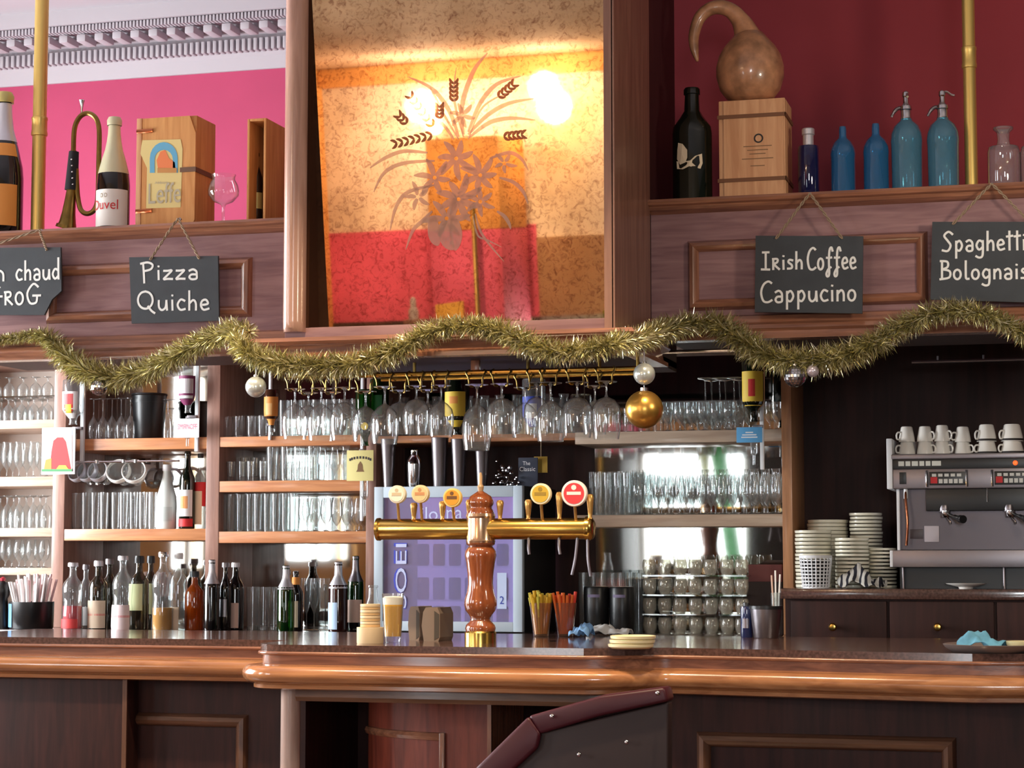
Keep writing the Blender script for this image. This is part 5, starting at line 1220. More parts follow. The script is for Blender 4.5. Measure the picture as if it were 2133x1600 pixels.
# ------------------------------------------------------------------ fridge and shakers on it
YFR = 6.84
s = S(930, YFR); xa, xb = X_(779, YFR), X_(1088, YFR); zt = P(930, 1013, YFR).z
t = thing('glass_door_fridge', 'small fridge with pale frame and violet lit glass door behind the tap', 'fridge', ((xa + xb) / 2, YFR, ZBC))
M_frame = mat('pale_blue_frame', (196, 210, 222), .35)
yb = Y1 - .02
for a_, b_, nm in (((xa + .004, YFR + .03, ZBC), (xa + .016, yb, zt), 'side_wall'), ((xb - .016, YFR + .03, ZBC), (xb, yb, zt), 'side_wall'), ((xa + .016, YFR + .03, zt - .012), (xb - .016, yb, zt), 'top_wall'), ((xa + .016, YFR + .03, ZBC), (xb - .016, yb, ZBC + .014), 'floor_wall')):
    MB().box(a_, b_).build(nm, M_black, t)
MB().box((xa + .016, yb - .02, ZBC + .014), (xb - .016, yb, zt - .012)).build('lit_liner', mat('violet_liner', (190, 180, 226), .6, emis=(206, 190, 232), es=.7), t)
d = MB()
w1, w2 = 20 * s, 20 * s
d.box((xa, YFR, ZBC + .006), (xa + w1, YFR + .028, zt), .002).box((xb - w2, YFR, ZBC + .006), (xb, YFR + .028, zt), .002).box((xa + w1, YFR, zt - 23 * s), (xb - w2, YFR + .028, zt), .002).box((xa + w1, YFR, ZBC + .006), (xb - w2, YFR + .028, ZBC + .006 + 20 * s), .002)
d = d.build('door', M_frame, t)
M_fglass = glass('fridge_glass', (214, 210, 240), (170, 170, 214), body=.3, bcol=(206, 196, 232), gloss=1.8)  # washed-out reflections put into the pane as a pale lilac body
MB().box((xa + w1, YFR + .01, ZBC + .006 + 20 * s), (xb - w2, YFR + .016, zt - 23 * s)).build('pane', M_fglass, d, smooth=False)
M_bl = mat('blue_white_lettering', (206, 212, 246), .5); M_bl2 = mat('violet_lettering', (70, 80, 200), .5)
q = P(832, 1200, YFR); print_flat('SOEI', (q.x, YFR + .0105, q.z), 138 * s, 30 * s, M_bl2, d, rot=PI / 2)
print_flat('SOEI', (q.x + 2 * s, YFR + .0085, q.z), 134 * s, 24 * s, M_bl, d, rot=PI / 2)
q = P(893, 1070, YFR); print_flat('ilo', (q.x, YFR + .0105, q.z), 36 * s, 28 * s, M_bl, d)
q = P(945, 1072, YFR); print_flat('na', (q.x, YFR + .0105, q.z), 34 * s, 20 * s, M_bl, d)
q = P(1042, 1230, YFR); MB().box((q.x - 8 * s, YFR + .0085, q.z - 38 * s), (q.x + 12 * s, YFR + .0095, q.z + 36 * s)).build('sticker', mat('blue_sticker', (196, 210, 240), .5), d)
print_flat('2', (q.x + 2 * s, YFR + .0088, q.z - 20 * s), 9 * s, 16 * s, M_blueprint, d)
for zz in (ZBC + .11, ZBC + .23):
    MB().box((xa + .018, YFR + .06, zz), (xb - .018, yb - .03, zz + .006)).build('shelf', M_pane, t)
rg = random.Random(3); cols = [mat('pink_can', (224, 120, 170), .3), mat('blue_can', (70, 96, 210), .3), mat('pale_can', (210, 206, 236), .3), mat('red_can', (206, 60, 90), .3), mat('mauve_can', (150, 110, 170), .3)]
cnt = 0
for li, zz in enumerate((ZBC + .014, ZBC + .116, ZBC + .236)):
    for i in range(8):
        px = 816 + i * 33; m_ = cols[(i * 2 + li) % 5]; r = 13 * s; h = .078; x = X_(px, YFR + .1)
        tt = thing('drink_can', '%s from left on the %s level inside the violet fridge' % (NTH[i].capitalize(), ('bottom', 'middle', 'top')[li]), 'can', (x, YFR + .1, zz), 'cans inside the fridge')
        MB().lathe((x, YFR + .1, zz), [(0, 0), (r * .86, 0), (r, .006), (r, h - .008), (r * .84, h), (0, h - .002)], 16).build('can', m_, tt)
zf = zt
def tin(label, px, top, w0, w1, cob=False, Y=6.93):
    b = P(px, 1012, Y); b.z = zf; s = S(px, Y); h = P(px, top, Y).z - zf
    t = thing('cocktail_shaker', label, 'shaker', b, 'steel shakers on the fridge')
    if cob:
        MB().lathe(b, [(0, 0), (w0 * s, 0), (w0 * s * 1.05, 3 * s), (w1 * s, .60 * h), (w1 * s, .62 * h)], 24).build('tin', M_chrome, t)
        MB().lathe(b, [(w1 * s, .62 * h), (w1 * s * .95, .72 * h), (w1 * s * .55, .84 * h), (w1 * s * .5, .86 * h), (w1 * s * .5, .98 * h), (w1 * s * .35, h), (0, h)], 24).build('lid', M_chrome, t)
    else:
        MB().lathe(b, [(0, 0), (w0 * s, 0), (w0 * s * 1.03, 2 * s), (w1 * s, .97 * h), (w1 * s * 1.05, h), (w1 * s * .94, h), (w0 * s * .95, 4 * s), (0, 4 * s)], 24).build('tin', M_steel, t)
tin('tall greenish steel tin at the left end of the fridge top', 809, 915, 9, 16)
tin('rounded cobbler shaker with lid second on the fridge top', 863, 937, 13, 16, True)
tin('wide bright steel tin third on the fridge top', 916, 912, 13, 18)
tin('bright steel tin fourth on the fridge top', 956, 915, 11, 17)
tin('narrow steel tin behind the tap finial on the fridge top', 1004, 940, 10, 14)
# hanging dark card with a little gold tag, and a bead chain
q = P(1100, 975, 6.95); s = S(1100, 6.95)
t = thing('dark_menu_card', 'dark blue card with white lettering leaning at the right of the fridge top', 'card', (q.x, 6.96, zf))
MB().box((q.x - 22 * s, 6.955, zf), (q.x + 20 * s, 6.96, q.z + 22 * s), .001).build('card', mat('navy_card', (52, 58, 76), .6), t)
print_flat('The', (q.x - 4 * s, 6.954, q.z + 10 * s), 16 * s, 8 * s, M_white_pl, t); print_flat('Classic', (q.x - 2 * s, 6.954, q.z - 2 * s), 34 * s, 9 * s, M_white_pl, t)
q = P(1127, 968, 6.995); s = S(1127, 6.995)
t = thing('gold_tag', 'small gold tag hanging on a cord right of the fridge', 'tag', (q.x, 6.995, q.z - 17 * s))
MB().box((q.x - 15 * s, 6.993, q.z - 17 * s), (q.x + 14 * s, 6.997, q.z + 17 * s), .001).build('plate', mat('gold_plate', (190, 156, 70), .35, .6), t)
MB().tube([(q.x, 6.995, q.z + 15 * s), (q.x, 6.995, ZTB)], .0018, 6).build('cord', M_twine, t)
rg = random.Random(5)
t = thing('bead_bunch', 'bunch of glittering glass beads on the right half of the fridge top', 'beads', (X_(1052, 6.95), 6.95, zf))
mb = MB()
for i in range(46):
    px = 1052 + rg.gauss(0, 12); hgt = abs(rg.gauss(0, 1)) * 16 * s
    mb.sphere((X_(px, 6.95), 6.95 + rg.uniform(-.02, .02), zf + .005 + hgt), rg.uniform(2.5, 4.5) * s, 8, 5)
o = mb.build('beads', M_chrome, t); o['kind'] = 'stuff'
# ================================================================== FRONT BAR COUNTER
ZT = P(900, 1347, 5.22).z
cx, cy, cr = X_(606, 5.30), 5.31, .085
path = [(X_(-140, 5.5), 5.5), (cx - cr, 5.5)] + [(cx + cr * math.cos(math.radians(a)), cy + cr * math.sin(math.radians(a))) for a in range(180, 271, 10)]
yb2 = cy - cr
path += [(X_(1215, yb2), yb2), (X_(1300, yb2 + .035), yb2 + .035), (X_(1360, yb2 + .085), yb2 + .085), (X_(1400, yb2 + .10), yb2 + .10), (X_(2020, yb2 - .03), yb2 - .03), (X_(2320, yb2 + .06), yb2 + .06)]
t = thing('bar_counter', 'long wooden bar counter with granite top and bulging front', 'counter', (X_(1000, 5.5), 5.6, 0))
CT = t
d = .019
MB().prism([(x, y) for x, y in path] + [(path[-1][0], 6.15), (path[0][0], 6.15)], (0, 0, ZT - d), (1, 0, 0), (0, 1, 0), (0, 0, d)).build('granite_top', M_granite, t, smooth=False)
z = ZT - d
def arc(cx_, cz_, r, a0, a1, n=8): return [(cx_ + r * math.cos(math.radians(a0 + (a1 - a0) * i / n)), cz_ + r * math.sin(math.radians(a0 + (a1 - a0) * i / n))) for i in range(n + 1)]
MB().sweep(path, [(-.02, z), (.002, z)] + arc(.002, z - .005, .005, 90, -90, 6) + [(-.006, z - .010), (-.006, z - .034), (-.002, z - .038), (-.03, z - .038)]).build('upper_moulding', M_trim, t, sharp=40)
z2 = z - .036
MB().sweep(path, [(-.03, z2), (.004, z2), (.014, z2 - .003)] + arc(.026, z2 - .026, .024, 90, -90, 10) + [(.018, z2 - .054), (.018, z2 - .064), (.004, z2 - .068), (-.03, z2 - .068)]).build('rounded_edge', M_lip, t, sharp=40)
zu = z2 - .068
# chrome sleeve at the bulging corner above the post
MB().box((path[0][0], 6.09, 0), (path[-1][0], 6.13, ZT - d)).build('rear_panel', M_bar, t)
xr0 = X_(1398, 5.42)
MB().box((path[0][0], 5.58, 0), (X_(640, 5.58), 5.62, zu + .03)).build('front_panel', M_bar, t)
MB().box((xr0, 5.36, 0), (path[-1][0], 5.40, zu + .03)).build('front_panel', M_bar, t)
MB().box((xr0 - .03, 5.36, 0), (xr0, 6.09, zu + .02)).build('recess_side', M_bar, t)
MB().box((X_(600, 5.6), 5.62, 0), (X_(640, 5.58), 6.09, zu + .02)).build('recess_side', M_bar, t)
MB().box((X_(600, 5.6), 6.03, 0), (xr0, 6.06, zu + .02)).build('recess_back', M_bar, t)
# rail under the bulge
pr = [(cx + .03, yb2 + .055)] + [(X_(1215, yb2 + .055), yb2 + .055), (X_(1300, yb2 + .08), yb2 + .08), (xr0, yb2 + .14)]
za, zb_ = P(900, 1431, yb2 + .05).z, P(900, 1466, yb2 + .05).z
MB().sweep(pr, [(-.03, zu + .02), (0, zu + .02), (0, za), (.01, za - .004), (.012, zb_ + .012), (.004, zb_), (-.03, zb_)]).build('under_rail', M_lowtrim, t)
MB().lathe((cx, cy, 0), [(.0275, 0), (.0275, zu), (0, zu)], 24).build('corner_post', M_post, t)
framing(t, 250, 1486, 522, 1830, 5.58, 26, .02, M_lowtrim, M_lowtrimv)
framing(t, 1448, 1530, 1984, 1880, 5.36, 30, .02, M_lowtrim, M_lowtrimv)
# projecting pier at the left
t = thing('bar_pier', 'dark projecting wooden pier at the left end under the counter', 'pier', (X_(120, 5.5), 5.55, 0))
xa, xb = X_(-140, 5.50), X_(270, 5.50); zp = P(150, 1402, 5.5).z
MB().box((xa, 5.50, 0), (xb, 5.579, zp), .003).build('pier_body', M_bar, t)
MB().box((xa, 5.494, zp), (xb + .006, 5.579, zp + .009), .002).build('pier_cap', M_lowtrim, t)
MB().box((xb - .012, 5.495, 0), (xb + .002, 5.5, zp)).build('edge_bead', M_lowtrimv, t)
# reddish rounded cabinet inside the recess
t = thing('recess_cabinet', 'reddish rounded wooden cabinet inside the recess below the taps', 'cabinet', (X_(900, 5.6), 5.7, 0))
pts = [V((X_(770, 5.75), 5.75)), V((X_(800, 5.66), 5.66)), V((X_(860, 5.60), 5.60)), V((X_(940, 5.565), 5.565)), V((X_(1020, 5.56), 5.56))]
pts = [V((p.x, p.y)) for p in smoothpts([V((p.x, p.y, 0)) for p in pts], 5)]
zc_ = zu + .01
MB().prism([(p.x, p.y) for p in pts] + [(pts[-1].x, 5.9), (pts[0].x, 5.9)], (0, 0, 0), (1, 0, 0), (0, 1, 0), (0, 0, zc_)).build('body', M_barred, t, sharp=50)
zz = P(850, 1530, 5.62).z
sub = [p for p in pts if p.x < X_(940, 5.57)]
MB().sweep([(p.x, p.y) for p in sub], [(0, zz + .012), (.008, zz + .010), (.012, zz), (.008, zz - .010), (0, zz - .012)]).build('top_bead', M_trim, t)
q = sub[-1]
MB().box((q.x - .008, q.y - .012, .2), (q.x + .008, q.y + .004, zz + .012), .002).build('side_bead', M_trimv, t)
MB().box((pts[-1].x - .004, 5.55, 0), (pts[-1].x + .008, 5.9, zc_)).build('end_strip', M_trimv, t)

# ================================================================== BEER TAP
YT = 5.47
s = S(1001, YT); b = V((X_(1001, YT), YT, ZT))
def zy(py): return P(1001, py, YT).z - ZT
t = thing('beer_tap_tower', 'T shaped beer tap of turned wood and brass on the counter', 'beer tap', b)
MB().lathe(b, [(0, 0), (33 * s, 0), (33 * s, zy(1318)), (30 * s, zy(1314)), (0, zy(1314))], 32).build('brass_base', M_brass, t)
pr = [(30, 1316), (32, 1309), (30, 1302), (22, 1294), (20, 1288), (24, 1281), (31, 1272), (34, 1260), (33, 1248), (28, 1232), (26, 1215), (27, 1195), (30, 1172), (33, 1158), (32, 1148), (27, 1141), (24, 1138), (30, 1134), (30, 1130)]
MB().lathe(b, [(r * s, zy(y)) for r, y in pr] + [(0, zy(1130))], 32).build('turned_column', M_tap, t, sharp=60)
MB().lathe(b, [(0, zy(1131)), (30 * s, zy(1131)), (31 * s, zy(1127)), (29.5 * s, zy(1122)), (29.5 * s, zy(1080)), (31 * s, zy(1076)), (30 * s, zy(1070)), (0, zy(1070))], 32).build('sleeve', mat('rosy_brass', (224, 186, 152), .2, .9), t, sharp=18)
pr = [(27, 1072), (28, 1066), (24, 1060), (24, 1055), (27, 1050), (27, 1044), (22, 1034), (13, 1028), (5, 1023)]
MB().lathe(b, [(r * s, zy(y)) for r, y in pr] + [(0, zy(1022))], 28).build('turned_cap', M_tap, t, sharp=60)
MB().lathe(b, [(5 * s, zy(1025)), (7 * s, zy(1014)), (3.5 * s, zy(1008)), (4 * s, zy(992)), (2 * s, zy(985)), (0, zy(984))], 14).build('finial', mat('pale_finial_wood', (184, 146, 106), .4), t)
zc = b.z + zy(1102); rt = 22 * s
Mx = Matrix.Rotation(PI / 2, 3, 'Y')
xl_, xr_ = X_(790, YT), X_(1232, YT)
MB().lathe((xl_, YT, zc), [(0, -4 * s), (rt * .8, -3 * s), (rt, 2 * s), (rt, xr_ - xl_ - 6 * s), (rt * .97, xr_ - xl_ - 2 * s), (0, xr_ - xl_ - 2 * s)], 32, Mx).build('cross_tube', M_brass, t, sharp=50)
MB().lathe((xr_ - 12 * s, YT, zc), [(rt, 0), (rt * 1.14, 1 * s), (rt * 1.14, 8 * s), (rt * 1.0, 14 * s), (rt * .7, 18 * s), (0, 19 * s)], 32, Mx).build('end_cap', M_brass, t, sharp=50)
MB().lathe((xl_ - 4 * s, YT, zc), [(0, 0), (rt * 1.08, 0), (rt * 1.1, 6 * s), (rt, 8 * s)], 32, Mx).build('end_cap', M_brass, t, sharp=50)
M_handle = mat('pale_brass_handle', (206, 160, 92), .25, .7)
for px, top, y0 in ((860, 1046, 1082), (920, 1043, 1080), (976, 1040, 1075), (1040, 1042, 1080), (1099, 1041, 1080), (1164, 1026, 1078), (1228, 1031, 1078)):
    x = X_(px, YT - .02); z0, z1 = zc + rt * .9, b.z + zy(top); L_ = z1 - z0
    hd = MB().lathe((x, YT - .012, z0), [(0, 0), (5 * s, 0), (4 * s, .1 * L_), (5 * s, .25 * L_), (7 * s, .65 * L_), (8 * s, .85 * L_), (6 * s, .97 * L_), (0, L_)], 14).build('tap_handle', M_handle, t)
M_bface = {}
for px, py, r_, ring, face, band in ((827, 1030, 19, (236, 224, 200), (240, 230, 208), (206, 186, 150)), (875, 1029, 19, (236, 214, 170), (226, 196, 140), (200, 140, 90)), (942, 1037, 20, (240, 206, 120), (214, 150, 30), (110, 70, 30)), (1126, 1029, 22, (236, 224, 190), (196, 160, 40), (150, 120, 30)), (1196, 1028, 27, (240, 226, 220), (224, 52, 56), (246, 220, 214))):
    q = P(px, py, YT - .03); rx_ = Matrix.Rotation(PI / 2, 3, 'X')
    nm = '%d' % px
    bd = MB().lathe(q, [(0, -.012), (r_ * s, -.012), (r_ * s, 0), (r_ * s * .94, .003), (0, .003)], 32, rx_).build('tap_badge', mat('badge_rim_' + nm, ring, .35), t)
    MB().lathe(q + V((0, -.0032, 0)), [(0, 0), (r_ * s * .8, 0), (r_ * s * .8, .0012), (0, .0012)], 28, rx_).build('badge_face', mat('badge_face_' + nm, face, .35), bd)
    MB().box(q + V((-r_ * s * .55, -.0052, -3 * s)), q + V((r_ * s * .55, -.0045, 3.5 * s))).lathe(q + V((0, -.0045, r_ * s * .45)), [(0, 0), (r_ * s * .2, 0), (r_ * s * .2, .0008), (0, .0008)], 14, rx_).build('badge_print', mat('badge_print_' + nm, band, .4), bd)
    MB().tube([q + V((0, .006, -r_ * s * .9)), (q.x, YT - .012, zc + rt * .9)], 3.2 * s, 8).build('badge_stem', M_handle, bd)
for px, y1, bend in ((1104, 1155, 3), (1167, 1155, 4), (1205, 1197, -10), (1226, 1200, 8)):
    x = X_(px, YT); z0, z1 = zc - rt * .9, b.z + zy(y1)
    MB().tube(smoothpts([(x, YT - .01, z0 + .004), (x + bend * .3 * s, YT - .02, z0 + (z1 - z0) * .55), (x + bend * s, YT - .022, z1)], 3), 3.4 * s, 8).build('spout', M_steel, t)

# ================================================================== THINGS ON THE COUNTER
def onc(px, py): q = PZ(px, py, ZT); return q, (q - CAM).dot(FWD) / F
q, s = onc(771, 1341)
t = thing('coaster_stack', 'stepped stack of cream paper coasters beside the beer glass', 'coasters', q)
MB().lathe(q, [(0, 0), (27 * s, 0), (28 * s, 2 * s), (28 * s, 34 * s), (0, 35 * s)], 30).build('wide_stack', mat('coaster_board', (222, 196, 156), .75), t)
for i in range(8): MB().lathe(q + V((0, 0, (35 + i * 6) * s)), [(0, 0), (21 * s, 0), (21 * s, 5.2 * s), (0, 5.2 * s)], 26).build('coaster', MATS['coaster_board'] if i % 2 else mat('coaster_edge', (206, 168, 118), .75), t)
q2, s2 = onc(764, 1330)
t = thing('small_bottle', 'small clear bottle with grey neck behind the coaster stack', 'bottle', (q2.x - 2 * s2, q2.y + .06, ZT)); c = V((q2.x - 2 * s2, q2.y + .06, ZT))
MB().lathe(c, [(0, 0), (15 * s2, 0), (16 * s2, 2 * s2), (16 * s2, 66 * s2), (10 * s2, 84 * s2), (9 * s2, 104 * s2), (11 * s2, 106 * s2), (10 * s2, 110 * s2)], 20).build('glass_body', M_glass2, t)
q, s = onc(818, 1338)
t = thing('beer_glass', 'tapered glass of golden beer with white head on the counter', 'glass', q)
MB().lathe(q, [(0, 2 * s), (16 * s, 0), (17 * s, 2 * s), (19 * s, 30 * s), (23 * s, 101 * s), (22 * s, 101 * s), (18 * s, 12 * s), (0, 11 * s)], 26).build('glass_body', M_glass, t)
MB().lathe(q, [(0, 12 * s), (17.4 * s, 12.5 * s), (21 * s, 78 * s), (0, 78 * s)], 26).build('beer', mat('beer', (244, 182, 40), .12, coat=.4), t)
MB().lathe(q, [(0, 78 * s), (21 * s, 78 * s), (21.8 * s, 92 * s), (17 * s, 95 * s), (0, 96 * s)], 26).build('foam', mat('beer_foam', (246, 240, 224), .8), t)
for px, py, wd, lb in ((862, 1334, 26, 'narrow brown hexagonal holder nearer the beer glass'), (897, 1336, 40, 'wider brown hexagonal holder nearer the tap column')):
    q, s = onc(px, py); t = thing('hexagonal_holder', lb, 'holder', q, 'brown hexagonal holders'); h = 70 * s
    poly = [(-wd * .38, 0), (-wd * .5, .45), (-wd * .42, .86), (-wd * .28, 1), (wd * .36, 1), (wd * .5, .82), (wd * .5, .12), (wd * .42, 0)]
    MB().prism([(a * s, b_ * h) for a, b_ in poly], (q.x, q.y, ZT), (1, 0, 0), (0, 0, 1), (.012, .09, 0)).build('body', mat('taupe_holder', (140, 122, 108), .5, .3), t, smooth=False)
    MB().prism([(wd * .2 * s, .04 * h), (wd * .2 * s, .9 * h), (wd * .46 * s, .8 * h), (wd * .46 * s, .12 * h)], (q.x, q.y - .0015, ZT), (1, 0, 0), (0, 0, 1), (0, .0012, 0)).build('dark_face', mat('dark_taupe', (74, 66, 58), .5), t, smooth=False)
for px, py, c1, c2, lb in ((1127, 1326, (214, 168, 40), (190, 176, 60), 'left cup of yellow straws on the counter right of the tap'), (1178, 1326, (226, 108, 40), (226, 70, 50), 'right cup of orange straws on the counter right of the tap')):
    q, s = onc(px, py); t = thing('straw_cup', lb, 'cup', q, 'cups of coloured straws')
    MB().lathe(q, [(0, 0), (15 * s, 0), (16 * s, 2 * s), (24 * s, 70 * s), (23 * s, 70 * s), (15 * s, 4 * s), (0, 4 * s)], 22).build('cup', glass('smoky_cup', (244, 226, 208), (150, 120, 96), body=.12, bcol=(200, 160, 130)) if 'smoky_cup' not in MATS else MATS['smoky_cup'], t)
    rg = random.Random(px); ma, mb_ = mat('straw_%d' % px, c1, .45), mat('strawb_%d' % px, c2, .45)
    for i in range(26):
        g = rg.uniform(0, 2 * PI); f = rg.uniform(.3, 1); e = V((math.cos(g) * f, math.sin(g) * f, 0))
        MB().tube([q + e * 11 * s + V((0, 0, 6 * s)), q + e * (26 + rg.uniform(-3, 4)) * s + V((0, 0, (88 + rg.uniform(-8, 8)) * s))], 3.3 * s, 6).build('straw', ma if i % 3 else mb_, t)
def cloth(label, px, py, wpx, dpx, hpx, m, seed, m2=None, name='bar_cloth', z=None, Y=None):
    if z is None: q, s = onc(px, py)
    else: q = P(px, py, Y); q.z = z; s = S(px, Y)
    rg = random.Random(seed); n = 18; vs = []; ph = [rg.uniform(0, 6) for _ in range(6)]
    for j in range(n):
        for i in range(n):
            u, v = i / (n - 1) * 2 - 1, j / (n - 1) * 2 - 1; r2 = u * u + v * v; e = max(0, 1 - r2 * .5)
            hgt = e * (.55 + .25 * math.sin(3.4 * u + ph[0]) + .22 * math.sin(5.2 * v + ph[1]) + .18 * math.sin(6 * (u + v) + ph[2]) + .1 * math.sin(11 * u - 7 * v + ph[3]))
            k = 1 + .12 * math.sin(4 * math.atan2(v, u) + ph[4])
            vs.append((q.x + u * k * wpx * s / 2 * (1 - .12 * v * v), q.y + v * k * dpx * s / 2 * (1 - .1 * u * u), q.z + .0025 + max(0, hgt) * hpx * s))
    mb = MB(); mb.add(vs, [(j * n + i, j * n + i + 1, (j + 1) * n + i + 1, (j + 1) * n + i) for j in range(n - 1) for i in range(n - 1)])
    o = mb.build(name, m, None, sharp=80); tag(o, label, 'cloth')
    md = o.modifiers.new('thickness', 'SOLIDIFY'); md.thickness = .002; md.offset = 1
    return o
cloth('crumpled light blue cloth on the counter right of the straw cups', 1212, 1327, 42, 60, 34, mat('light_blue_cloth', (130, 176, 226), .9), 2)
cloth('crumpled grey white cloth beside the light blue cloth', 1270, 1324, 88, 60, 26, mat('grey_white_cloth', (206, 204, 200), .9), 5)
q, s = onc(1316, 1351)
for i in range(3):
    if i == 0:
        base = MB().lathe((0, 0, 0), [(0, 0), (40 * s, 0), (47 * s, 4 * s), (48 * s, 9 * s), (45 * s, 10 * s), (38 * s, 6 * s), (0, 5 * s)], 32).mesh('ashtray', mat('ivory_ashtray', (236, 222, 180), .3, coat=.4), V((0, 0, 0)))
    o = bpy.data.objects.new('ivory_dish', base); COL.objects.link(o); o.location = q + V(((-2, 1, 3)[i] * s, 0, i * 8.6 * s)); ORG[o.name] = o.location.copy()
    tag(o, ('Bottom', 'Middle', 'Topmost')[i] + ' ivory dish in the low stack at the middle of the counter', 'dish', 'stacked ivory dishes')
# steel ice bucket on the back side with pens and a blue bottle
q = PZ(1594, 1339, ZT); q = V((X_(1594, 6.02), 6.02, ZT)); s = S(1594, 6.02)
t = thing('ice_bucket', 'tapered steel ice bucket near the right upright on the counter', 'bucket', q)
MB().lathe(q, [(0, 0), (25 * s, 0), (26 * s, 2 * s), (33 * s, 60 * s), (35 * s, 62 * s), (34 * s, 66 * s), (31 * s, 64 * s), (25 * s, 4 * s), (0, 4 * s)], 32).build('bucket', M_steel, t)
MB().lathe(q, [(33.4 * s, 60 * s), (35.4 * s, 60.5 * s), (35.6 * s, 67 * s), (33 * s, 67 * s)], 32).build('dark_rim', M_black, t)
q3 = V((X_(1567, 6.02), 6.06, ZT)); q3.x -= 10 * s
t = bottle('small_blue_bottle', 'small dark blue bottle half hidden left of the steel bucket', 1556, 1338, 1262, 26, 6.06, 'jar', mat('navy_bottle', (34, 44, 84), .1, coat=.5), ZT, (.98, 1.1, .6, M_black), [(.3, .6, M_steel, .5)]); info(t)
c = V((X_(1612, 6.0), 6.0, ZT)); t = thing('pen_glass', 'clear glass holding thermometers inside the steel bucket', 'glass', (c.x, 6.02, ZT + 8 * s)); cc = V((c.x, 6.02, ZT + 8 * s))
MB().lathe(cc, [(0, 0), (8 * s, 0), (10 * s, 86 * s), (9.4 * s, 86 * s), (7.4 * s, 3 * s), (0, 3 * s)], 16).build('glass_body', M_glass2, t)
for k, (dx, hz) in enumerate(((-5, 122), (0, 132), (6, 124))): MB().tube([cc + V((dx * .5 * s, 0, 4 * s)), cc + V((dx * 1.6 * s, 0, hz * s))], 1.8 * s, 6).build('stick', M_white_pl if k else M_pink_l, t)
# tray with blue cloth at the right edge
q, s = onc(2070, 1358)
t = thing('round_tray', 'round grey tray on the counter at the right edge of the picture', 'tray', q)
MB().lathe(q, [(0, 0), (84 * s, 0), (100 * s, 10 * s), (104 * s, 16 * s), (101 * s, 17 * s), (96 * s, 11 * s), (82 * s, 4 * s), (0, 3.5 * s)], 48).build('tray', mat('grey_tray', (112, 100, 96), .4, coat=.3), t)
cloth('blue and turquoise cloth crumpled on the round tray', 2046, 1355, 92, 60, 36, mat('turquoise_cloth', (110, 176, 206), .9, noise=.5, nscale=20), 9, z=ZT + 6 * s, Y=q.y)
o = MB().lathe((X_(2122, q.y), q.y, ZT + 6 * s), [(0, 0), (24 * s, 0), (30 * s, 10 * s), (31 * s, 17 * s), (28 * s, 17 * s), (0, 12 * s)], 28).build('cream_bowl', mat('cream_bowl_glaze', (216, 206, 160), .4)); tag(o, 'small cream bowl on the tray right of the blue cloth', 'bowl')

# ================================================================== GLASS RACK UNDER THE MIRROR CASE
YR_ = 5.62
t = thing('glass_rack', 'brass rack of hooks under the mirror case holding stemmed glasses', 'rack', (X_(1040, YR_), YR_, P(1040, 800, YR_).z))
z1, z2 = P(1000, 776, YR_).z, P(1000, 789, YR_).z
xa, xb = X_(760, YR_), X_(1335, YR_)
MB().tube([(xa, YR_, z1), (xb, YR_, z1)], .0075, 10).build('rail', M_brass, t)
MB().tube([(xa, YR_ + .14, z1), (xb, YR_ + .14, z1)], .0075, 10).build('rail', M_brass, t)
for px in (768, 862, 990, 1100, 1250, 1330): MB().tube([(X_(px, YR_), YR_, z1), (X_(px, YR_), YR_, ZB0 + .01)], .005, 8).build('rail_hanger', M_oldbrass, t)
MB().box((X_(984, YR_), YR_ - .02, z1 + .006), (X_(1001, YR_), YR_, ZB0 + .01), .002).build('wood_bracket', M_trimv, t)
s = S(1040, YR_)
RACK = [(612, 54, 842, 915, 'wine'), (640, 52, 832, 905, 'wine'), (667, 58, 840, 918, 'wine'), (690, 50, 835, 905, 'round'), (716, 62, 838, 918, 'round'), (760, 58, 838, 920, 'wine'), (800, 60, 832, 925, 'wine'), (832, 58, 826, 905, 'round'), (866, 56, 832, 905, 'round'), (890, 52, 835, 905, 'wine'), (918, 54, 838, 910, 'wine'), (993, 62, 832, 938, 'wine'), (1045, 66, 822, 912, 'round'), (1093, 58, 826, 912, 'wine'), (1118, 54, 830, 905, 'round'), (1147, 62, 840, 920, 'wine'), (1203, 66, 820, 912, 'round'), (1240, 54, 826, 905, 'wine'), (1264, 62, 830, 915, 'round')]
zft = P(1040, 800, YR_).z
xs0 = X_(596, YR_)
MB().tube([(xs0, YR_, z1), (xa, YR_, z1)], .0075, 10).build('rail', M_oldbrass, t)
for i, (px, wd, yb_m, ybot, kind) in enumerate(RACK):
    y = YR_ if i % 2 == 0 or wd > 58 else YR_ + .14
    h = zft - P(px, ybot, y).z; x = X_(px, y); r = wd * S(px, y) / 2
    g = thing('wine_glass', '%s hanging stemmed glass from the left on the rack under the mirror case' % NTH[i].capitalize(), 'glass', (x, y, zft - h), 'stemmed glasses hanging on the brass rack')
    pr = [(a * r, h - b * h) for a, b in GP['rack' + kind]]
    ft = pr[:5]; st_ = pr[4:7]; bw = pr[6:]
    MB().lathe((x, y, zft - h), bw[::-1], 22).build('bowl', M_rack, g); MB().lathe((x, y, zft - h), st_[::-1], 10).build('stem', M_rack, g); MB().lathe((x, y, zft - h), ft[::-1], 20).build('foot', M_rack, g)
    for sg in (-1, 1):
        e = r * .5
        MB().tube(smoothpts([(x + sg * e, y, z1 + .008), (x + sg * (e + .008), y - .012, z1), (x + sg * e, y - .014, z1 - .016), (x + sg * e * .9, y - .008, zft - .004), (x + sg * e * .5, y, zft - .006)], 3), .0028, 6).build('hook', M_oldbrass, t)
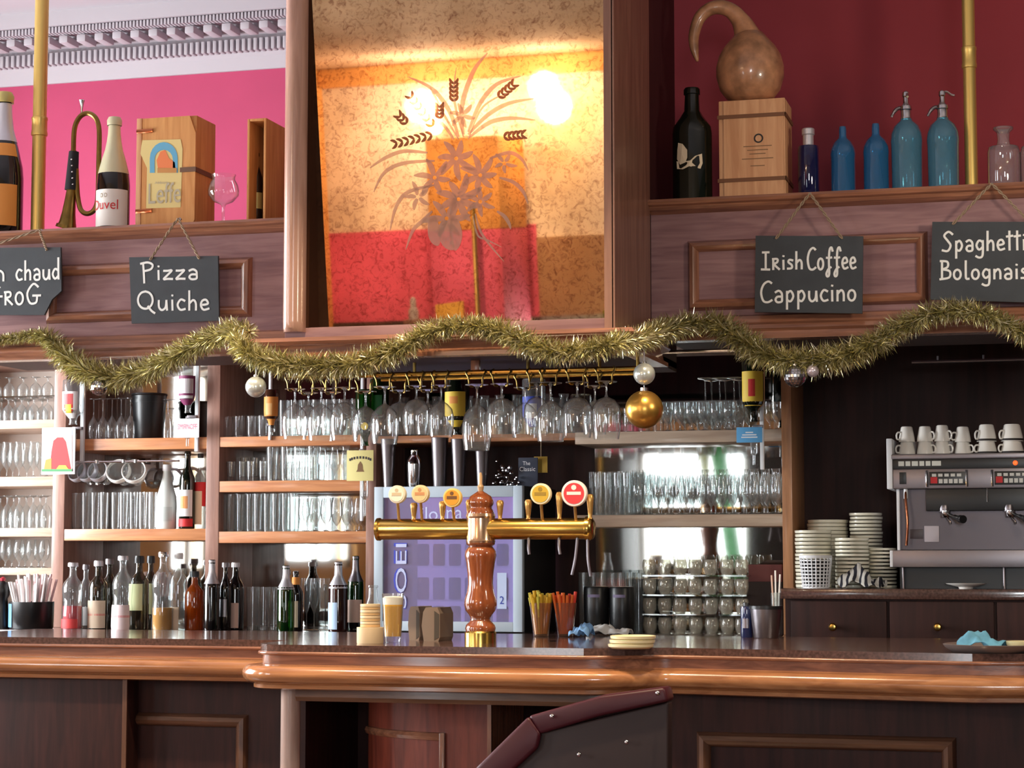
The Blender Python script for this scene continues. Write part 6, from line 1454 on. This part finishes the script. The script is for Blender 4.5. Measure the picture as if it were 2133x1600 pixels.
# little second rail at the right
z = P(1450, 732, 5.95).z
t = thing('bright_rail', 'bright metal rail under the right canopy near the gold ball', 'rail', (X_(1455, 5.95), 5.95, z))
MB().tube([(X_(1372, 5.95), 5.95, z), (X_(1545, 5.95), 5.95, z)], .006, 10).build('rail', M_chrome, t)
for px in (1380, 1538): MB().tube([(X_(px, 5.95), 5.95, z), (X_(px, 5.95), 5.95, ZBOT + .03)], .004, 6).build('hanger', M_steel, t)

# ================================================================== COFFEE MACHINE
YM = 6.84
s = S(2000, YM)
def mx(px): return X_(px, YM)
def mz_(py): return P(2000, py, YM).z
t = thing('espresso_machine', 'two group steel espresso machine in the dark niche', 'coffee machine', (mx(2050), YM + .2, ZF))
xr = mx(2262); yb = Y1 - .02
MB().box((mx(1866), YM + .06, mz_(1182)), (xr, yb, mz_(945)), .004).build('body', M_steel, t)
MB().box((mx(1858), YM - .02, mz_(956)), (xr, YM + .10, mz_(945)), .003).build('tray_edge', M_steel, t)
MB().box((mx(1862), YM - .012, mz_(976)), (xr, YM + .06, mz_(956)), .001).build('name_band', M_black, t)
MB().box((mx(1862), YM - .016, mz_(1018)), (xr, YM + .06, mz_(976)), .004).build('control_panel', M_steel, t)
MB().box((mx(1850), YM - .02, mz_(1018)), (mx(1862), YM + .3, mz_(912)), .003).build('side_cheek', M_white_pl, t)
mb = MB()
for a_, b_ in ((1874, 1886), (1889, 1899), (1902, 1915), (1918, 1928), (1931, 1941), (1944, 1963)): mb.box((mx(a_), YM - .0128, mz_(970)), (mx(b_), YM - .012, mz_(960)))
mb.build('name_lettering', mat('pale_letters', (214, 214, 204), .5), t)
MB().box((mx(1876), YM - .019, mz_(1008)), (mx(1890), YM - .016, mz_(983)), .001).build('switch', M_black, t)
q = V((mx(2118), YM - .012, mz_(966)))
MB().lathe(q, [(0, 0), (5 * s, 0), (4 * s, 2 * s), (0, 3 * s)], 14, Matrix.Rotation(PI / 2, 3, 'X')).build('pilot_light', mat('red_pilot', (255, 90, 40), .4, emis=(255, 70, 20), es=2.0), t)
for x0 in (1938, 2074):
    kp = MB().box((mx(x0), YM - .020, mz_(1011)), (mx(x0 + 75), YM - .016, mz_(983)), .002).build('key_panel', M_black, t)
    MB().box((mx(x0 + 3), YM - .0206, mz_(1007)), (mx(x0 + 17), YM - .020, mz_(994))).build('red_key', M_red, kp)
    mb = MB()
    for i in range(5): mb.box((mx(x0 + 20 + i * 10.5), YM - .0206, mz_(1007)), (mx(x0 + 28 + i * 10.5), YM - .020, mz_(998))).box((mx(x0 + 6 + i * 13), YM - .0206, mz_(993)), (mx(x0 + 15 + i * 13), YM - .020, mz_(987)))
    mb.build('white_keys', mat('key_white', (206, 204, 196), .5), kp)
    for e in (-5, 78): MB().tube([(mx(x0 + e), YM - .018, mz_(1014)), (mx(x0 + e), YM - .022, mz_(997)), (mx(x0 + e), YM - .018, mz_(980))], 3 * s, 8).build('panel_end', M_chrome, kp)
MB().box((mx(1930), YM - .005, mz_(1064)), (xr, YM + .06, mz_(1018)), .003).build('group_cover', M_black, t)
MB().box((mx(1870), YM + .03, mz_(1145)), (xr, YM + .07, mz_(1018))).build('splash_plate', mat('matt_steel', (96, 90, 94), .35, 1.0), t)
MB().box((mx(1868), YM + .01, mz_(1148)), (mx(1874), YM + .06, mz_(1018)), .001).build('side_strip', M_white_pl, t)
MB().box((mx(1856), YM - .04, mz_(1182)), (xr, YM + .06, mz_(1146)), .003).build('drip_tray', M_steel, t)
MB().box((mx(1855), YM - .041, mz_(1181)), (mx(1861), YM + .05, mz_(1147)), .001).build('tray_corner', M_white_pl, t)
MB().box((mx(1872), YM + .02, ZF), (xr - .02, yb, mz_(1182))).build('black_base', M_black, t)
for px in (1880, 2090, 2240): MB().lathe((mx(px), YM, ZF), [(0, 0), (4 * s, 0), (3 * s, 3 * s), (3 * s, mz_(1182) - ZF), (0, mz_(1182) - ZF)], 12).build('foot', M_steel, t)
MB().tube(smoothpts([(mx(1888), YM, mz_(1018)), (mx(1888), YM - .01, mz_(1040)), (mx(1892), YM - .02, mz_(1090)), (mx(1888), YM - .01, mz_(1136))], 4), 2.6 * s, 8).build('steam_wand', M_copper, t)
MB().lathe((mx(1888), YM, mz_(1038)), [(0, 0), (4.5 * s, 0), (4.5 * s, 20 * s), (0, 20 * s)], 12).build('wand_sleeve', M_white_pl, t)
MB().box((mx(1924), YM + .024, mz_(1129)), (mx(1955), YM + .03, mz_(1095)), .002).build('white_plate', mat('pale_plate', (190, 180, 186), .4), t)
MB().box((mx(1894), YM + .026, mz_(1122)), (mx(1921), YM + .03, mz_(1102)), .001).build('dark_badge', mat('dark_badge', (70, 58, 62), .4), t)
MB().tube([(mx(2058), YM - .002, mz_(1018)), (mx(2058), YM - .006, mz_(1046))], 2 * s, 8).build('water_spout', M_chrome, t)
for px in (1968, 2103):
    gh = MB().lathe((mx(px), YM + .01, mz_(1066)), [(0, 0), (12 * s, 0), (13 * s, 6 * s), (11 * s, 14 * s), (0, 14 * s)], 20).build('group_head', M_steel, t)
    MB().lathe((mx(px + 3), YM - .005, mz_(1078)), [(0, 0), (8 * s, 0), (10 * s, 3 * s), (10 * s, 14 * s), (0, 14 * s)], 20).build('filter_basket', M_chrome, gh)
    MB().tube(smoothpts([(mx(px + 10), YM - .012, mz_(1072)), (mx(px + 20), YM - .035, mz_(1076)), (mx(px + 32), YM - .07, mz_(1081)), (mx(px + 42), YM - .1, mz_(1083))], 4), [3 * s] * 5 + [5 * s] * 4 + [8 * s] * 3 + [8.5 * s], 12).build('filter_handle', M_black, gh)
    MB().tube(smoothpts([(mx(px + 6), YM - .01, mz_(1078)), (mx(px + 12), YM - .015, mz_(1086)), (mx(px + 14), YM - .015, mz_(1092))], 3), 2 * s, 8).build('filter_spout', M_chrome, gh)
# cups on the machine
zc = mz_(945)
def cup_mesh(r, h, striped):
    return MB().lathe((0, 0, 0), [(r, 0), (r * .98, 0), (r * .92, h * .3), (r * .70, h * .94), (r * .60, h), (0, h), (0, h * .94), (r * .6, h * .9), (r * .86, h * .3), (r * .93, 0)], 24).mesh('cup', M_porcelain, V((0, 0, 0)))
def cup(px, z, wpx, hpx, label, side, striped=False, Y=6.90):
    s = S(px, Y); r, h = wpx * s / 2, hpx * s; x = X_(px, Y); t = thing('coffee_cup', label, 'cup', (x, Y, z), 'cups on the espresso machine')
    o = bpy.data.objects.new('bowl', cup_mesh(r, h, striped)); COL.objects.link(o); o.parent = t; ORG[o.name] = V((x, Y, z))
    g = -PI / 2 + side * 1.1
    dv = V((math.cos(g), math.sin(g), 0)); c = V((x, Y, z)); R_ = r * .86
    MB().tube(smoothpts([c + dv * R_ * .96 + V((0, 0, h * .18)), c + dv * (R_ + 7 * s) + V((0, 0, h * .16)), c + dv * (R_ + 9 * s) + V((0, 0, h * .42)), c + dv * (R_ + 5 * s) + V((0, 0, h * .62)), c + dv * R_ * .84 + V((0, 0, h * .6))], 3), 1.9 * s, 7).build('handle', M_porcelain, t)
    if striped: MB().lathe((x, Y, z), [(r * .995, h * .04), (r * .98, h * .16), (r * 1.002, h * .16)], 24).build('dark_stripe', M_ink, t)
NMC = 'first second third fourth fifth sixth'.split()
for i, (px, w_, hl, hu, side, st_) in enumerate(((1892, 36, 32, 32, -1, False), (1930, 36, 32, 32, 1, False), (1966, 36, 32, 34, 1, False), (2009, 36, 30, 32, 1, False), (2059, 44, 30, 36, -1, True), (2112, 50, 30, 36, -1, True))):
    s = S(px, 6.9)
    cup(px, zc, w_, hl, '%s pair of white cups on the machine, lower cup upside down' % NMC[i].capitalize(), side, st_)
    cup(px, zc + hl * .86 * s, w_ * .96, hu, '%s pair of white cups on the machine, upper cup stacked on top' % NMC[i].capitalize(), side * (.9 if i != 3 else -1.2), st_)
for i, px in enumerate((1910, 1948, 1988)):
    cup(px, zc, 34, 32, 'back row cup seen in the gap after the %s pair on the machine' % NMC[i], 1, False, 7.05)
# saucers in stacks
def saucer(r): return MB().lathe((0, 0, 0), [(0, 0), (r * .6, 0), (r * .94, r * .012), (r * .985, r * .03), (r, r * .10), (r, r * .17), (r * .97, r * .185), (r * .9, r * .09), (0, r * .07)], 26).mesh('saucer', M_saucer, V((0, 0, 0)), 50)
for cpx, top, wd, Y, lb in ((1694, 1104, 76, 6.96, 'tall stack behind the white basket'), (1724, 1082, 84, 7.14, 'wide rear stack beside the upright'), (1804, 1068, 68, 7.10, 'tallest stack next to the machine'), (1774, 1120, 70, 6.92, 'front stack behind the patterned cloth'), (1838, 1141, 58, 6.96, 'low stack touching the machine')):
    s = S(cpx, Y); r = wd * s / 2; H = P(cpx, top, Y).z - ZF; stp = 7.6 * s; n = max(2, int((H - r * .21) / stp) + 1); stp = (H - r * .21) / (n - 1); me = saucer(r); rg = random.Random(cpx)
    for i in range(n):
        o = bpy.data.objects.new('saucer', me); COL.objects.link(o); o.location = (X_(cpx, Y) + rg.uniform(-1, 1) * s, Y, ZF + i * stp); ORG[o.name] = o.location.copy()
        tag(o, 'ivory saucer, number %s from the bottom in the %s' % (NTH[i], lb), 'saucer', 'saucers in the ' + lb)
b = V((X_(1698, 6.83), 6.83, ZF)); s = S(1698, 6.83)
t = thing('lattice_basket', 'white plastic lattice basket before the saucer stacks', 'basket', b)
r0, r1, h = 27 * s, 33 * s, 68 * s
MB().lathe(b, [(0, 0), (r0, 0), (r0 * 1.01, 4 * s), (r0 * .96, 4 * s), (0, 3 * s)], 26).build('base', M_white_pl, t)
MB().lathe(b + V((0, 0, h - 6 * s)), [(r1 * .98, 0), (r1 * 1.03, 0), (r1 * 1.05, 6 * s), (r1 * .97, 6 * s), (r1 * .98, 0)], 26).build('rim', M_white_pl, t)
for k in range(22):
    g = 2 * PI * k / 22; MB().tube([b + V((math.cos(g) * r0, math.sin(g) * r0, 2 * s)), b + V((math.cos(g) * r1, math.sin(g) * r1, h - 3 * s))], 1.5 * s, 5).build('rib', M_white_pl, t)
for k in range(1, 9):
    f = k / 9.5; r = r0 + (r1 - r0) * f; MB().lathe(b + V((0, 0, h * f)), [(r - .9 * s, -1.3 * s), (r + .9 * s, -1.3 * s), (r + .9 * s, 1.3 * s), (r - .9 * s, 1.3 * s), (r - .9 * s, -1.3 * s)], 22).build('hoop', M_white_pl, t)
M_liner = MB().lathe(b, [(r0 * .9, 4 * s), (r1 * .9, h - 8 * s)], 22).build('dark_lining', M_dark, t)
m = bpy.data.materials.new('black_white_cloth'); m.use_nodes = True; nt = m.node_tree
tc = nt.nodes.new('ShaderNodeTexCoord'); wv = nt.nodes.new('ShaderNodeTexWave'); wv.inputs['Scale'].default_value = 14; wv.inputs['Distortion'].default_value = 5; cr = nt.nodes.new('ShaderNodeValToRGB'); cr.color_ramp.interpolation = 'CONSTANT'
cr.color_ramp.elements[0].color = lin((44, 44, 54)); cr.color_ramp.elements[1].position = .38; cr.color_ramp.elements[1].color = lin((214, 212, 204))
nt.links.new(tc.outputs['Object'], wv.inputs['Vector']); nt.links.new(wv.outputs['Fac'], cr.inputs[0]); nt.links.new(cr.outputs[0], nt.nodes['Principled BSDF'].inputs['Base Color']); nt.nodes['Principled BSDF'].inputs['Roughness'].default_value = .9
cloth('crumpled black and white patterned cloth before the saucers', 1796, 1220, 92, 70, 48, m, 12, z=ZF, Y=6.84)
q = V((X_(2010, 6.80), 6.80, ZF)); s = S(2010, 6.8)
o = MB().lathe(q, [(0, 0), (14 * s, 0), (16 * s, 4 * s), (40 * s, 10 * s), (42 * s, 12 * s), (38 * s, 12 * s), (14 * s, 7 * s), (0, 7 * s)], 30).build('saucer', M_porcelain); tag(o, 'single white saucer lying under the drip tray of the machine', 'saucer')

# ================================================================== CHAIR IN FRONT OF THE BAR
YCH = 4.75
t = thing('padded_chair', 'dark maroon padded high chair in front of the bar', 'chair', (X_(1220, YCH), YCH, 0))
M_vinyl = mat('maroon_vinyl', (66, 10, 24), .45, coat=.0); M_vinyld = mat('dark_maroon_wood', (38, 20, 21), .6)
def slab(pts, Y, dy, m, nm, bev=.006):
    bm = bmesh.new(); vs = [bm.verts.new(P(a, b, Y) - V((0, 0, 0))) for a, b in pts]; f = bm.faces.new(vs)
    r_ = bmesh.ops.extrude_face_region(bm, geom=[f]); bmesh.ops.translate(bm, vec=(0, dy, 0), verts=[v for v in r_['geom'] if isinstance(v, bmesh.types.BMVert)])
    bmesh.ops.recalc_face_normals(bm, faces=bm.faces[:]); bmesh.ops.bevel(bm, geom=bm.edges[:], offset=bev, segments=3, affect='EDGES', profile=.5); bm.verts.index_update()
    mb = MB(); mb.add([v.co.copy() for v in bm.verts], [[v.index for v in f.verts] for f in bm.faces]); bm.free(); return mb.build(nm, m, t, sharp=50)
slab([(1122, 1526), (1392, 1462), (1392, 1900), (1020, 1900), (1040, 1640)], YCH, .05, M_vinyld, 'backrest_shell')
slab([(1100, 1492), (1250, 1450), (1384, 1432), (1392, 1462), (1250, 1492), (1124, 1530)], YCH - .012, .085, M_vinyl, 'top_cushion', .008)
slab([(1100, 1492), (1126, 1528), (1118, 1560), (1030, 1640), (940, 1720), (900, 1690), (1000, 1590)], YCH - .015, .08, M_vinyl, 'side_cushion', .009)
MB().box((X_(980, YCH), YCH - .38, .70), (X_(1400, YCH), YCH + .04, .78), .02).build('seat', M_vinyl, t)
for px in (1000, 1385):
    for dy in (-.34, .02): MB().box((X_(px, YCH) - .018, YCH + dy - .018, 0), (X_(px, YCH) + .018, YCH + dy + .018, .70), .003).build('leg', M_vinyld, t)
for px, py in ((1370, 1444), (1150, 1492), (1305, 1546), (1206, 1572)):
    q = P(px, py, YCH - .022); MB().sphere(q, .006, 10, 6).build('metal_stud', M_chrome, t)
